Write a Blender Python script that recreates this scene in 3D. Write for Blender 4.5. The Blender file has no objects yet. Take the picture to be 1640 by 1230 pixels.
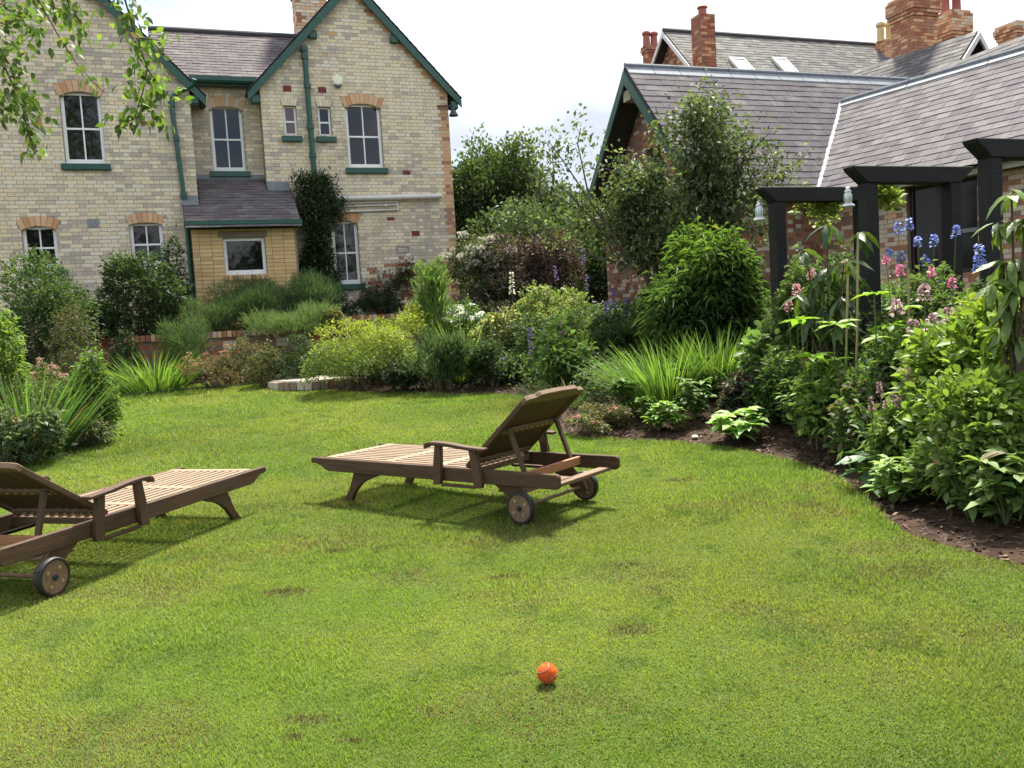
import bpy, bmesh, math, random
import numpy as np
from mathutils import Matrix, Vector
from mathutils.geometry import delaunay_2d_cdt

# ------------------------------------------------------------------ camera
SC = bpy.context.scene
COL = SC.collection
CAM_H, PITCH, ROLL, FPX = 1.25, 4.2, -3.4, 1374.0
rad = math.radians
def cam_axes():
    p, r = rad(PITCH), rad(ROLL)
    fw = np.array([0, math.cos(p), -math.sin(p)]); rt = np.array([1, 0, 0.]); up = np.cross(rt, fw)
    return rt*math.cos(r)+up*math.sin(r), -rt*math.sin(r)+up*math.cos(r), fw
RT, UP, FW = cam_axes()
EYE = np.array([0, 0, CAM_H])
cd = bpy.data.cameras.new('camera'); cam = bpy.data.objects.new('camera', cd); COL.objects.link(cam)
cd.sensor_width = 36; cd.lens = 36*FPX/1640; cd.clip_start = .05; cd.clip_end = 3000
m = Matrix.Identity(4)
for i in range(3):
    m[i][0], m[i][1], m[i][2], m[i][3] = RT[i], UP[i], -FW[i], EYE[i]
cam.matrix_world = m
SC.camera = cam

# ------------------------------------------------------------------ sun, sky, exposure
SUN_AZ, SUN_EL = 19.0, 60.0          # degrees right of +Y, above the horizon
sd = bpy.data.lights.new('sun', 'SUN'); sd.energy = 5.0; sd.angle = rad(7); sd.color = (1, .94, .84)
sun = bpy.data.objects.new('sun', sd); COL.objects.link(sun)
sv = Vector((math.sin(rad(SUN_AZ))*math.cos(rad(SUN_EL)), math.cos(rad(SUN_AZ))*math.cos(rad(SUN_EL)), math.sin(rad(SUN_EL))))
sun.rotation_euler = sv.to_track_quat('Z', 'Y').to_euler(); sun.location = (6, 10, 20)
W = bpy.data.worlds.new('World'); SC.world = W; W.use_nodes = True
nt = W.node_tree; nt.nodes.clear()
def N(t, k, **kw):
    n = t.nodes.new(k)
    for a, b in kw.items(): setattr(n, a, b)
    return n
out = N(nt, 'ShaderNodeOutputWorld'); bg = N(nt, 'ShaderNodeBackground'); bg.inputs[1].default_value = .11
sky = N(nt, 'ShaderNodeTexSky'); sky.sky_type = 'NISHITA'; sky.sun_disc = False
sky.sun_elevation = rad(SUN_EL); sky.sun_rotation = rad(SUN_AZ); sky.air_density = 1.0; sky.dust_density = 1.5
tc = N(nt, 'ShaderNodeTexCoord'); mp = N(nt, 'ShaderNodeMapping'); mp.inputs['Scale'].default_value = (1, 1, 2.2); mp.inputs['Location'].default_value = (.35, .1, .75)
nz = N(nt, 'ShaderNodeTexNoise'); nz.inputs['Scale'].default_value = 2.3; nz.inputs['Detail'].default_value = 7; nz.inputs['Roughness'].default_value = .52
rp = N(nt, 'ShaderNodeValToRGB'); rp.color_ramp.elements[0].position = .36; rp.color_ramp.elements[1].position = .56
mx = N(nt, 'ShaderNodeMix', data_type='RGBA')
L = nt.links.new
L(tc.outputs['Generated'], mp.inputs[0]); L(mp.outputs[0], nz.inputs[0]); L(nz.outputs[0], rp.inputs[0])
nz2 = N(nt, 'ShaderNodeTexNoise'); nz2.inputs['Scale'].default_value = 1.9; nz2.inputs['Detail'].default_value = 5; nz2.inputs['Roughness'].default_value = .5
mp2 = N(nt, 'ShaderNodeMapping'); mp2.inputs['Scale'].default_value = (1, 1, 1.6); mp2.inputs['Location'].default_value = (1.0, 3.0, 2.0)
rp2 = N(nt, 'ShaderNodeValToRGB'); rp2.color_ramp.elements[0].position = .42; rp2.color_ramp.elements[1].position = .66
mc = N(nt, 'ShaderNodeMix', data_type='RGBA'); mc.inputs[6].default_value = (7.3, 7.4, 7.6, 1); mc.inputs[7].default_value = (2.6, 2.85, 3.25, 1)
L(tc.outputs['Generated'], mp2.inputs[0]); L(mp2.outputs[0], nz2.inputs[0]); L(nz2.outputs[0], rp2.inputs[0]); L(rp2.outputs[0], mc.inputs['Factor'])
L(rp.outputs[0], mx.inputs['Factor']); L(sky.outputs[0], mx.inputs[6]); L(mc.outputs[2], mx.inputs[7])
L(mx.outputs[2], bg.inputs[0]); L(bg.outputs[0], out.inputs[0])
vs = SC.view_settings; vs.view_transform = 'Standard'; vs.look = 'None'; vs.exposure = 1.48; vs.gamma = 1; vs.use_curve_mapping = False
SC.render.engine = 'CYCLES'
SC.cycles.use_denoising = True
SC.cycles.max_bounces = 6; SC.cycles.diffuse_bounces = 4; SC.cycles.glossy_bounces = 3; SC.cycles.transmission_bounces = 4; SC.cycles.transparent_max_bounces = 6
SC.cycles.caustics_reflective = False; SC.cycles.caustics_refractive = False

# ------------------------------------------------------------------ helpers: pixels of the photograph to rays
def ray(x, y): return FW + RT*(x-820)/FPX + UP*(615-y)/FPX
def at(x, y, Y):
    d = ray(x, y); return EYE + d*(Y/d[1])
def softplus(v, w): return w*np.logaddexp(0, np.asarray(v, float)/w)
def lawn_z(y): return .075*softplus(np.asarray(y, float)-7.0, .7)
def on_lawn(x, y):
    d = ray(x, y); Ys = np.linspace(.8, 40, 4000); zs = CAM_H+d[2]*Ys/d[1]-lawn_z(Ys); i = int(np.argmax(zs < 0)) if (zs < 0).any() else 3999
    P = EYE+d*(Ys[i]/d[1]); P[2] = float(lawn_z(P[1])); return P

# ------------------------------------------------------------------ helpers: materials
MATS = {}
def material(name, color=None, rough=.6, attr=False, spec=.5, noise=0., nscale=8., bump=0., bscale=40., transl=0., tcol=None,
             metal=0., coat=0., stretch=None, stain=0., stain_col=(.1, .1, .1), stain_scale=1.2, stain_stretch=None, space='Object', hue=None):
    if name in MATS: return MATS[name]
    mt = bpy.data.materials.new(name); mt.use_nodes = True; t = mt.node_tree; t.nodes.clear(); L = t.links.new
    o = N(t, 'ShaderNodeOutputMaterial'); b = N(t, 'ShaderNodeBsdfPrincipled')
    b.inputs['Roughness'].default_value = rough; b.inputs['Metallic'].default_value = metal
    b.inputs['Specular IOR Level'].default_value = spec; b.inputs['Coat Weight'].default_value = coat
    if attr:
        a = N(t, 'ShaderNodeAttribute'); a.attribute_name = 'Col'; c = a.outputs['Color']
    else:
        r = N(t, 'ShaderNodeRGB'); r.outputs[0].default_value = (*color, 1); c = r.outputs[0]
    if space == 'World':
        g = N(t, 'ShaderNodeNewGeometry'); vec = g.outputs['Position']
    else:
        g = N(t, 'ShaderNodeTexCoord'); vec = g.outputs['Object']
    if stretch:
        mpp = N(t, 'ShaderNodeMapping'); mpp.inputs['Scale'].default_value = stretch; L(vec, mpp.inputs[0]); vec2 = mpp.outputs[0]
    else: vec2 = vec
    if noise:
        n1 = N(t, 'ShaderNodeTexNoise'); n1.inputs['Scale'].default_value = nscale; n1.inputs['Detail'].default_value = 5; n1.inputs['Roughness'].default_value = .65; L(vec2, n1.inputs[0])
        mr = N(t, 'ShaderNodeMapRange'); mr.inputs[1].default_value = .25; mr.inputs[2].default_value = .75; mr.inputs[3].default_value = 1-noise; mr.inputs[4].default_value = 1+noise; L(n1.outputs[0], mr.inputs[0])
        v = N(t, 'ShaderNodeVectorMath', operation='SCALE'); L(c, v.inputs[0]); L(mr.outputs[0], v.inputs['Scale']); c = v.outputs[0]
    if hue:
        n3 = N(t, 'ShaderNodeTexNoise'); n3.inputs['Scale'].default_value = nscale*.37; n3.inputs['Detail'].default_value = 3; L(vec2, n3.inputs[0])
        r3 = N(t, 'ShaderNodeValToRGB'); r3.color_ramp.elements[0].position = .42; r3.color_ramp.elements[1].position = .62; L(n3.outputs[0], r3.inputs[0])
        m3 = N(t, 'ShaderNodeMix', data_type='RGBA'); L(r3.outputs[0], m3.inputs['Factor']); L(c, m3.inputs[6]); m3.inputs[7].default_value = (*hue, 1); c = m3.outputs[2]
    if stain:
        n2 = N(t, 'ShaderNodeTexNoise'); n2.inputs['Scale'].default_value = stain_scale; n2.inputs['Detail'].default_value = 6; n2.inputs['Roughness'].default_value = .7
        if stain_stretch: ms_ = N(t, 'ShaderNodeMapping'); ms_.inputs['Scale'].default_value = stain_stretch; L(vec, ms_.inputs[0]); L(ms_.outputs[0], n2.inputs[0])
        else: L(vec, n2.inputs[0])
        r2 = N(t, 'ShaderNodeValToRGB'); r2.color_ramp.elements[0].position = .5; r2.color_ramp.elements[1].position = .75; L(n2.outputs[0], r2.inputs[0])
        mu = N(t, 'ShaderNodeMath', operation='MULTIPLY'); mu.inputs[1].default_value = stain; L(r2.outputs[0], mu.inputs[0])
        m2 = N(t, 'ShaderNodeMix', data_type='RGBA'); L(mu.outputs[0], m2.inputs['Factor']); L(c, m2.inputs[6]); m2.inputs[7].default_value = (*stain_col, 1); c = m2.outputs[2]
    L(c, b.inputs['Base Color'])
    if bump:
        n4 = N(t, 'ShaderNodeTexNoise'); n4.inputs['Scale'].default_value = bscale; n4.inputs['Detail'].default_value = 5; L(vec2, n4.inputs[0])
        bp = N(t, 'ShaderNodeBump'); bp.inputs['Strength'].default_value = bump; bp.inputs['Distance'].default_value = .02; L(n4.outputs[0], bp.inputs['Height']); L(bp.outputs[0], b.inputs['Normal'])
    if transl:
        tr = N(t, 'ShaderNodeBsdfTranslucent'); vm = N(t, 'ShaderNodeVectorMath', operation='MULTIPLY'); L(c, vm.inputs[0]); vm.inputs[1].default_value = tcol or (1.5, 1.5, .8); L(vm.outputs[0], tr.inputs[0])
        ms = N(t, 'ShaderNodeMixShader'); ms.inputs[0].default_value = transl; L(b.outputs[0], ms.inputs[1]); L(tr.outputs[0], ms.inputs[2]); L(ms.outputs[0], o.inputs[0])
    else: L(b.outputs[0], o.inputs[0])
    MATS[name] = mt; return mt

LEAF = material('leaf', attr=True, rough=.55, spec=.22, transl=.36, tcol=(1.5, 1.6, .8))
LEAFG = material('leaf_glossy', attr=True, noise=.28, nscale=22, bump=.2, bscale=60, rough=.42, spec=.3, transl=.25, tcol=(1.6, 1.7, .7))
PETAL = material('petal', attr=True, rough=.6, spec=.25, transl=.3, tcol=(1.2, 1.2, 1.2))
BARK = material('bark', (.09, .065, .045), .9, noise=.35, nscale=30, bump=.5, bscale=60)
GREENSTEM = material('green_stem', (.10, .12, .04), .7, noise=.3, nscale=20)
BRICK = material('brick', attr=True, rough=.92, spec=.12, noise=.16, nscale=45, space='World', stain=.5, stain_col=(.30, .27, .235), stain_scale=1.6, stain_stretch=(1, 1, .4))
MORTAR = material('mortar', (.36, .31, .235), .95, spec=.1, noise=.25, nscale=25, bump=.3, bscale=150)
MORTAR_RED = material('mortar_red', (.25, .19, .15), .95, spec=.1, noise=.25, nscale=25)
SLATE = material('slate', attr=True, rough=.8, spec=.08, noise=.22, nscale=9, bump=.15, bscale=50, space='World', stain=.4, stain_col=(.24, .23, .20), stain_scale=2.2)
ROOFBASE = material('roof_underlay', (.05, .045, .045), .9)
LEAD = material('lead', (.20, .215, .235), .65, spec=.2, noise=.25, nscale=6)
GREENP = material('green_paint', (.013, .07, .048), .4, spec=.5, noise=.2, nscale=10)
WHITEP = material('white_paint', (.82, .82, .79), .4, noise=.05, nscale=8)
WHITEPIPE = material('white_plastic', (.6, .58, .53), .4, noise=.15, nscale=9)
GLASS = material('dark_glass', (.006, .006, .007), .02, spec=.5, bump=.05, bscale=2.5)
BLACKW = material('black_stained_timber', (.013, .013, .013), .75, spec=.25, hue=(.019, .019, .018), noise=.4, nscale=14, bump=.3, bscale=60, stretch=(1, 8, 8))
SLATW = material('bleached_teak_sunlit', (.25, .185, .12), .6, spec=.25, noise=.35, nscale=5, bump=.25, bscale=14, stretch=(1.6, 26, 26), hue=(.19, .13, .08))  # seat slats paler: bleaching plus sun on the seat put into the colour
WOOD = material('weathered_teak_shaded', (.09, .05, .029), .62, spec=.25, noise=.42, nscale=5, bump=.25, bscale=14, stretch=(1.6, 26, 26), hue=(.064, .034, .019))  # rails, arms and back darker: shade on these faces put into the colour
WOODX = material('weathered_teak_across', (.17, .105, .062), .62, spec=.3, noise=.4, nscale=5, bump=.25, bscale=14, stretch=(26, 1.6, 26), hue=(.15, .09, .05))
WOODZ = material('weathered_teak_upright_shaded', (.082, .045, .027), .62, spec=.3, noise=.4, nscale=5, bump=.25, bscale=14, stretch=(26, 26, 1.6), hue=(.085, .046, .025))  # legs and props: the same shade mixed into the teak tone
WOODRED = material('fresh_teak', (.36, .15, .07), .55, noise=.35, nscale=5, stretch=(26, 1.6, 26))
RUBBER = material('black_rubber', (.012, .012, .013), .55)

# ------------------------------------------------------------------ helpers: objects and meshes
def thing(name, label, cat, loc=(0, 0, 0), rotz=0., group=None):
    o = bpy.data.objects.new(name, None); COL.objects.link(o); o.empty_display_size = .1
    o.location = loc; o.rotation_euler = (0, 0, rotz); o['label'] = label; o['category'] = cat
    if group: o['group'] = group
    return o
def tag(o, label, cat, group=None):
    o['label'] = label; o['category'] = cat
    if group: o['group'] = group
    return o
def link(name, mesh, parent=None, mat=None, kind=None):
    o = bpy.data.objects.new(name, mesh); COL.objects.link(o)
    if mat and not mesh.materials: mesh.materials.append(mat)
    if parent: o.parent = parent
    if kind: o['kind'] = kind
    return o
def npmesh(name, V, F, C=None, smooth=False):
    """triangle mesh from arrays; C is a colour for each face"""
    V = np.ascontiguousarray(V, np.float32); F = np.ascontiguousarray(F, np.int32)
    me = bpy.data.meshes.new(name); me.vertices.add(len(V)); me.vertices.foreach_set('co', V.ravel())
    k = F.shape[1]
    me.loops.add(F.size); me.loops.foreach_set('vertex_index', F.ravel())
    me.polygons.add(len(F)); me.polygons.foreach_set('loop_start', np.arange(0, F.size, k, dtype=np.int32))
    me.polygons.foreach_set('use_smooth', np.full(len(F), smooth or k == 3))
    if C is not None:
        a = me.color_attributes.new('Col', 'FLOAT_COLOR', 'CORNER')
        cc = np.ones((F.size, 4), np.float32); cc[:, :3] = np.repeat(np.asarray(C, np.float32), k, axis=0)
        a.data.foreach_set('color', cc.ravel())
    me.update(calc_edges=True); return me
class MB:
    """collects simple solids into one mesh"""
    def __init__(s): s.v = []; s.f = []; s.c = []; s.col = None
    def _add(s, vs, fs):
        n = len(s.v); s.v += [tuple(map(float, p)) for p in vs]; s.f += [tuple(i+n for i in f) for f in fs]; s.c += [s.col]*len(fs); return s
    def box(s, x0, x1, y0, y1, z0, z1):
        vs = [(x, y, z) for z in (z0, z1) for y in (y0, y1) for x in (x0, x1)]
        return s._add(vs, [(0, 2, 3, 1), (4, 5, 7, 6), (0, 1, 5, 4), (2, 6, 7, 3), (0, 4, 6, 2), (1, 3, 7, 5)])
    def prism(s, pts, axis, a, b):
        """polygon pts (2D) extruded along an axis from a to b"""
        def p3(p, q): return {'x': (q, p[0], p[1]), 'y': (p[0], q, p[1]), 'z': (p[0], p[1], q)}[axis]
        n = len(pts); vs = [p3(p, a) for p in pts]+[p3(p, b) for p in pts]
        fs = [tuple(range(n))[::-1], tuple(range(n, 2*n))]+[(i, (i+1) % n, n+(i+1) % n, n+i) for i in range(n)]
        return s._add(vs, fs)
    def bar(s, p, q, w, h, up=(0, 0, 1)):
        p, q = np.array(p, float), np.array(q, float); d = q-p; d /= np.linalg.norm(d); up = np.array(up, float)
        sd_ = np.cross(d, up); sd_ /= np.linalg.norm(sd_)+1e-9; u_ = np.cross(sd_, d)
        vs = [e+sd_*w/2*a+u_*h/2*b for e in (p, q) for a, b in ((-1, -1), (1, -1), (1, 1), (-1, 1))]
        return s._add(vs, [(3, 2, 1, 0), (4, 5, 6, 7), (0, 1, 5, 4), (1, 2, 6, 5), (2, 3, 7, 6), (3, 0, 4, 7)])
    def tube(s, pts, r, n=8, cap=True):
        pts = [np.array(p, float) for p in pts]; rs = r if hasattr(r, '__len__') else [r]*len(pts); base = len(s.v); k = len(pts)
        ref = np.array([.13, .27, 1.]); vs = []
        for i, p in enumerate(pts):
            d = pts[min(i+1, k-1)]-pts[max(i-1, 0)]; d /= np.linalg.norm(d)+1e-9
            rr = ref if abs(d @ ref)/np.linalg.norm(ref) < .95 else np.array([1., .2, 0])
            a = np.cross(d, rr); a /= np.linalg.norm(a); b = np.cross(d, a)
            vs += [p+(a*math.cos(2*math.pi*j/n)+b*math.sin(2*math.pi*j/n))*rs[i] for j in range(n)]
        fs = [(i*n+j, i*n+(j+1) % n, (i+1)*n+(j+1) % n, (i+1)*n+j) for i in range(k-1) for j in range(n)]
        if cap: fs += [tuple(range(n))[::-1], tuple(range((k-1)*n, k*n))]
        return s._add(vs, fs)
    def lathe(s, prof, c=(0, 0, 0), n=16, axis='z', ring=False):
        vs = []
        for r, h in prof:
            for j in range(n):
                a = 2*math.pi*j/n; x, y = r*math.cos(a), r*math.sin(a)
                q = (x, y, h) if axis == 'z' else ((x, h, y) if axis == 'y' else (h, x, y)); vs.append((q[0]+c[0], q[1]+c[1], q[2]+c[2]))
        k = len(prof); fs = [(i*n+j, i*n+(j+1) % n, (i+1) % k*n+(j+1) % n, (i+1) % k*n+j) for i in range(k if ring else k-1) for j in range(n)]
        if not ring: fs += [tuple(range(n))[::-1], tuple(range((k-1)*n, k*n))]
        return s._add(vs, fs)
    def mesh(s, name, bevel=0., smooth=False):
        me = bpy.data.meshes.new(name); me.from_pydata(s.v, [], s.f)
        bm = bmesh.new(); bm.from_mesh(me)
        bmesh.ops.recalc_face_normals(bm, faces=bm.faces)
        if bevel: bmesh.ops.bevel(bm, geom=[e for e in bm.edges if len(e.link_faces) == 2 and e.calc_face_angle(0) > .5], offset=bevel, segments=1, affect='EDGES', clamp_overlap=True)
        if smooth:
            for f in bm.faces: f.smooth = True
        bm.to_mesh(me); bm.free()
        if smooth: me.set_sharp_from_angle(angle=rad(40))
        return me
    def build(s, name, mat, parent=None, bevel=0., smooth=False, kind=None):
        me = s.mesh(name, bevel, smooth); return link(name, me, parent, mat, kind)

# pieces (bricks, slates): centre, three half-axes, palette index.  The nearest become objects, the rest one mesh.
CUBE_V = np.array([(x, y, z) for z in (-1, 1) for y in (-1, 1) for x in (-1, 1)], float)
CUBE_F = np.array([(0, 2, 3, 1), (4, 5, 7, 6), (0, 1, 5, 4), (2, 6, 7, 3), (0, 4, 6, 2), (1, 3, 7, 5)])
def joined(name, pieces, pal, mat, parent, kind='stuff'):
    n = len(pieces); Vv = np.zeros((n, 8, 3)); C = np.zeros((n, 6, 3))
    for i, (c, ax, ci) in enumerate(pieces):
        Vv[i] = np.asarray(c)+CUBE_V @ np.asarray(ax); C[i] = pal[ci]
    F = (CUBE_F[None]+(np.arange(n)*8)[:, None, None]).reshape(-1, 4)
    return link(name, npmesh(name, Vv.reshape(-1, 3), F, C.reshape(-1, 3)), parent, mat, kind)
VARIANTS = {}
def single(name, piece, pal, mat, parent):
    c, ax, ci = piece; key = (name, tuple(pal[ci]), mat.name)
    if key not in VARIANTS:
        me = npmesh(name, CUBE_V, CUBE_F, np.repeat([pal[ci]], 6, axis=0)); me.materials.append(mat); VARIANTS[key] = me
    o = bpy.data.objects.new(name, VARIANTS[key]); COL.objects.link(o); o.parent = parent
    M = Matrix.Identity(4)
    for k in range(3):
        for j in range(3): M[j][k] = ax[k][j]
        M[k][3] = c[k]
    o.matrix_basis = M; return o
def noise2(x, y, seed=0):
    x = np.asarray(x, float); y = np.asarray(y, float); xi = np.floor(x).astype(int); yi = np.floor(y).astype(int); fx = x-xi; fy = y-yi
    fx = fx*fx*(3-2*fx); fy = fy*fy*(3-2*fy)
    def h(a, b):
        n = (a*374761393+b*668265263+seed*982451653) & 0xffffffff; n = ((n ^ (n >> 13))*1274126177) & 0xffffffff
        return ((n ^ (n >> 16)) & 0xffff)/65535.
    return (h(xi, yi)*(1-fx)+h(xi+1, yi)*fx)*(1-fy)+(h(xi, yi+1)*(1-fx)+h(xi+1, yi+1)*fx)*fy
def fbm(x, y, seed=0, o=3): return sum(noise2(x*2**k, y*2**k, seed+k)*.5**k for k in range(o))/(2-2*.5**o)
# ------------------------------------------------------------------ house frame (needed by the terrain)
HA = rad(20.0)
HU = np.array([math.cos(HA), math.sin(HA), 0]); HN = np.array([math.sin(HA), -math.cos(HA), 0])
P0 = at(680, 200, 19.5)
HO = np.array([P0[0], P0[1], 0])-HN*.4           # t = 0 is the recessed middle wall
TERR = 1.2                                        # level of the terrace the houses stand on
WALL_T = 3.55                                     # face of the retaining wall, metres in front of the recess
def st(x, y):
    dx, dy = np.asarray(x)-HO[0], np.asarray(y)-HO[1]
    return dx*HU[0]+dy*HU[1], dx*HN[0]+dy*HN[1]
def hpos(s, t, z): return HO+HU*s+HN*t+np.array([0, 0, z])

# ------------------------------------------------------------------ lawn outline
px = [(1640, 909), (1558, 888), (1493, 870), (1443, 852), (1404, 823), (1386, 802), (1361, 777), (1307, 752), (1254, 736), (1200, 723), (1150, 713), (1060, 708),
      (980, 703), (920, 700), (893, 686), (885, 660), (866, 640), (830, 633), (700, 632), (560, 629), (505, 622), (440, 613), (300, 616), (172, 623), (166, 640), (158, 687), (149, 708), (111, 722), (64, 739), (0, 756)]
poly = [tuple(on_lawn(*p)[:2]) for p in px]+[(-5.2, 6.6), (-7, 4), (-8, -1), (-8, -6), (8, -6), (5.5, -1), (3.6, 2.0), (2.8, 3.2)]
def chaikin(P):
    o = []
    for i in range(len(P)):
        a, b = np.array(P[i]), np.array(P[(i+1) % len(P)]); o += [a*.75+b*.25, a*.25+b*.75]
    return o
LAWN = np.array(chaikin(chaikin(poly)))
def inside(x, y):
    x = np.asarray(x, float); y = np.asarray(y, float); r = np.zeros(x.shape, bool); n = len(LAWN)
    for i in range(n):
        (x0, y0), (x1, y1) = LAWN[i], LAWN[(i+1) % n]
        c = (y0 > y) != (y1 > y)
        r ^= c & (x < (x1-x0)*(y-y0)/((y1-y0) if y1 != y0 else 1e-9)+x0)
    return r
def edge_dist(x, y):
    x = np.asarray(x, float); y = np.asarray(y, float); d = np.full(x.shape, 1e9); n = len(LAWN)
    for i in range(n):
        a, b = LAWN[i], LAWN[(i+1) % n]; ab = b-a; t = np.clip(((x-a[0])*ab[0]+(y-a[1])*ab[1])/(ab @ ab+1e-12), 0, 1)
        d = np.minimum(d, (x-a[0]-ab[0]*t)**2+(y-a[1]-ab[1]*t)**2)
    return np.sqrt(d)
def terrain(x, y):
    x = np.asarray(x, float); y = np.asarray(y, float); L_ = lawn_z(np.minimum(y, 15)); ins = inside(x, y); d = np.where(ins, 0, edge_dist(x, y))
    s, t = st(x, y)
    right = np.clip((x+1.8)/1.6, 0, 1); right = right*right*(3-2*right)
    zl = np.where((t < WALL_T-.1) & (s > -12), TERR, L_+.0+.05*np.minimum(d, 2))
    zr = np.minimum(np.maximum(TERR, L_), L_+.0+.16*np.maximum(0, d-.15))
    z = zl*(1-right)+zr*right
    z = np.where(t < 1.2, TERR, z)
    return np.where(ins, L_-.06, z+.015*np.clip(d*4, 0, 1)*(noise2(x*3, y*3, 5)-.5))
def tz(x, y): return float(terrain(np.array([x]), np.array([y]))[0])

# ------------------------------------------------------------------ ground sheet
SOIL = material('bark_mulch_soil', (.034, .021, .014), .95, spec=.1, noise=.5, nscale=22, bump=.9, bscale=45, hue=(.055, .035, .023))
gx = np.concatenate([[-900, -300, -90, -40, -24], np.arange(-15, 12.01, .15), [16, 24, 40, 90, 300, 900]])
gy = np.concatenate([[-900, -200, -60, -25, -12], np.arange(-7, 21.01, .15), [24, 30, 45, 90, 250, 900]])
X, Y = np.meshgrid(gx, gy); Z = terrain(X.ravel(), Y.ravel()).reshape(X.shape)
nx, ny = len(gx), len(gy); idx = np.arange(nx*ny).reshape(ny, nx)
F = np.stack([idx[:-1, :-1], idx[:-1, 1:], idx[1:, 1:], idx[1:, :-1]], -1).reshape(-1, 4)
g = link('ground', npmesh('ground', np.stack([X, Y, Z], -1).reshape(-1, 3), F, smooth=True), None, SOIL, 'structure')

# ------------------------------------------------------------------ lawn sheet, its blades of grass, the mulch chips
rng = np.random.default_rng(7)
ii = np.stack(np.meshgrid(np.arange(-8, 8, .33), np.arange(-6, 16, .33)), -1).reshape(-1, 2)+rng.uniform(-.05, .05, (48*0+len(np.arange(-8, 8, .33))*len(np.arange(-6, 16, .33)), 2))
ok = inside(ii[:, 0], ii[:, 1]) & (edge_dist(ii[:, 0], ii[:, 1]) > .12); ii = ii[ok]
nb = len(LAWN); vs_ = [Vector(p) for p in LAWN]+[Vector(p) for p in ii]
r = delaunay_2d_cdt(vs_, [(i, (i+1) % nb) for i in range(nb)], [], 1, 1e-5)
V = np.array([(p[0], p[1], float(lawn_z(p[1]))) for p in r[0]]); F = np.array([f for f in r[2]])
sk0 = len(V); sk = np.array([(p[0], p[1], float(lawn_z(p[1]))-.09) for p in LAWN]); tp = np.array([(p[0], p[1], float(lawn_z(p[1]))) for p in LAWN])
V = np.concatenate([V, tp, sk]); i0 = np.arange(nb); i1 = (i0+1) % nb
F = np.concatenate([F, np.stack([sk0+i0, sk0+nb+i0, sk0+nb+i1], -1), np.stack([sk0+i0, sk0+nb+i1, sk0+i1], -1)])
LAWNM = material('lawn_turf', (.074, .108, .02), .95, spec=.1, noise=.4, nscale=9, bump=.8, bscale=130, hue=(.08, .108, .026), stain=.4, stain_col=(.075, .058, .025), stain_scale=1.6)
link('lawn', npmesh('lawn', V, F), None, LAWNM, 'structure')

GRASS = material('grass_blade', attr=True, rough=.5, spec=.3, transl=.38, tcol=(1.35, 1.4, 1.0))
def grass():
    n = 1000000; r0, r1, e = 1.35, 15.5, .45
    u = rng.random(n); r_ = (r0**e+(r1**e-r0**e)*u)**(1/e); a = rng.uniform(rad(-37), rad(37), n)
    x, y = r_*np.sin(a), r_*np.cos(a); k = inside(x, y)
    x, y, r_ = x[k], y[k], r_[k]; n = len(x)
    patch = fbm(x*.9, y*.9, 3); fine = fbm(x*5, y*5, 11); tuft = fbm(x*2.2+7, y*2.2, 21)
    coarse = np.clip((fbm(x*1.3+50, y*1.3+20, 120, 4)-.56)*9, 0, 1)
    h = (.010+.0013*r_)*(1+.9*coarse*(rng.random(n) < .6))*rng.uniform(.7, 1.3, n)*(.7+1.3*np.clip(tuft-.4, 0, 1))
    w = (.0014+.0011*r_)*rng.uniform(.7, 1.3, n)
    ed = edge_dist(x, y); h *= np.where(ed < .06, 1.45, 1)
    th = rng.uniform(0, 2*np.pi, n); lean = rng.uniform(.15, 1.1, n)
    d = np.stack([np.cos(th), np.sin(th)], -1); sd_ = np.stack([-d[:, 1], d[:, 0]], -1)
    z = lawn_z(y)
    b0 = np.stack([x+sd_[:, 0]*w/2, y+sd_[:, 1]*w/2, z-.002], -1); b1 = np.stack([x-sd_[:, 0]*w/2, y-sd_[:, 1]*w/2, z-.002], -1)
    tp = np.stack([x+d[:, 0]*h*lean, y+d[:, 1]*h*lean, z+h], -1)
    V = np.stack([b0, b1, tp], 1).reshape(-1, 3); F = np.arange(3*n).reshape(-1, 3)
    base = np.array([.145, .218, .026]); yel = np.array([.208, .248, .040]); dk = np.array([.078, .140, .022]); brn = np.array([.22, .17, .07])
    t1 = np.clip((patch-.36)*4, 0, 1)[:, None]; C = base*(1-t1)+yel*t1
    t2 = np.clip((.44-fine)*4, 0, 1)[:, None]*.75; C = C*(1-t2)+dk*t2
    worn = np.clip((fbm(x*1.7+31, y*2.6+5, 40, 4)-.565)*6, 0, 1)*.85
    bz = np.zeros(n)
    for (qx, qy, rx, ry) in bare: bz = np.maximum(bz, np.clip(1.9-np.hypot((x-qx)/rx, (y-qy)/ry)*1.5-rng.random(n)*.5, 0, 1))
    worn = np.maximum(worn, bz*1.7)
    C = C*(1-.55*coarse[:, None])+np.array([.15, .22, .036])*.55*coarse[:, None]
    dead = (rng.random(n) < .012+.5*worn*np.clip(1.5-r_/9, .25, 1))[:, None]; C = np.where(dead, brn*rng.uniform(.35, 1.1, (n, 1))*(1-.45*bz[:, None]), C)
    C = C*rng.uniform(.88, 1.12, (n, 1))*(.70+.62*fbm(x*.55+2, y*.8+1, 91))[:, None]
    # clover: small broad leaves lying flat in patches
    return V, F, C
bare = [tuple(on_lawn(*p)[:2])+q for p, q in [((500, 1155), (.11, .045)), ((470, 1185), (.04, .03)), ((560, 1190), (.05, .03)), ((1010, 1010), (.12, .08)), ((810, 925), (.12, .05)), ((820, 1080), (.04, .03)),
        ((1090, 770), (.16, .07)), ((460, 950), (.15, .08)), ((1000, 905), (.14, .06)), ((540, 885), (.12, .06))]]
V, F, C = grass()
o = link('grass', npmesh('grass', V, F, C), None, GRASS, 'stuff'); o['label'] = 'short mown grass covering the lawn'; o['category'] = 'grass'

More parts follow.
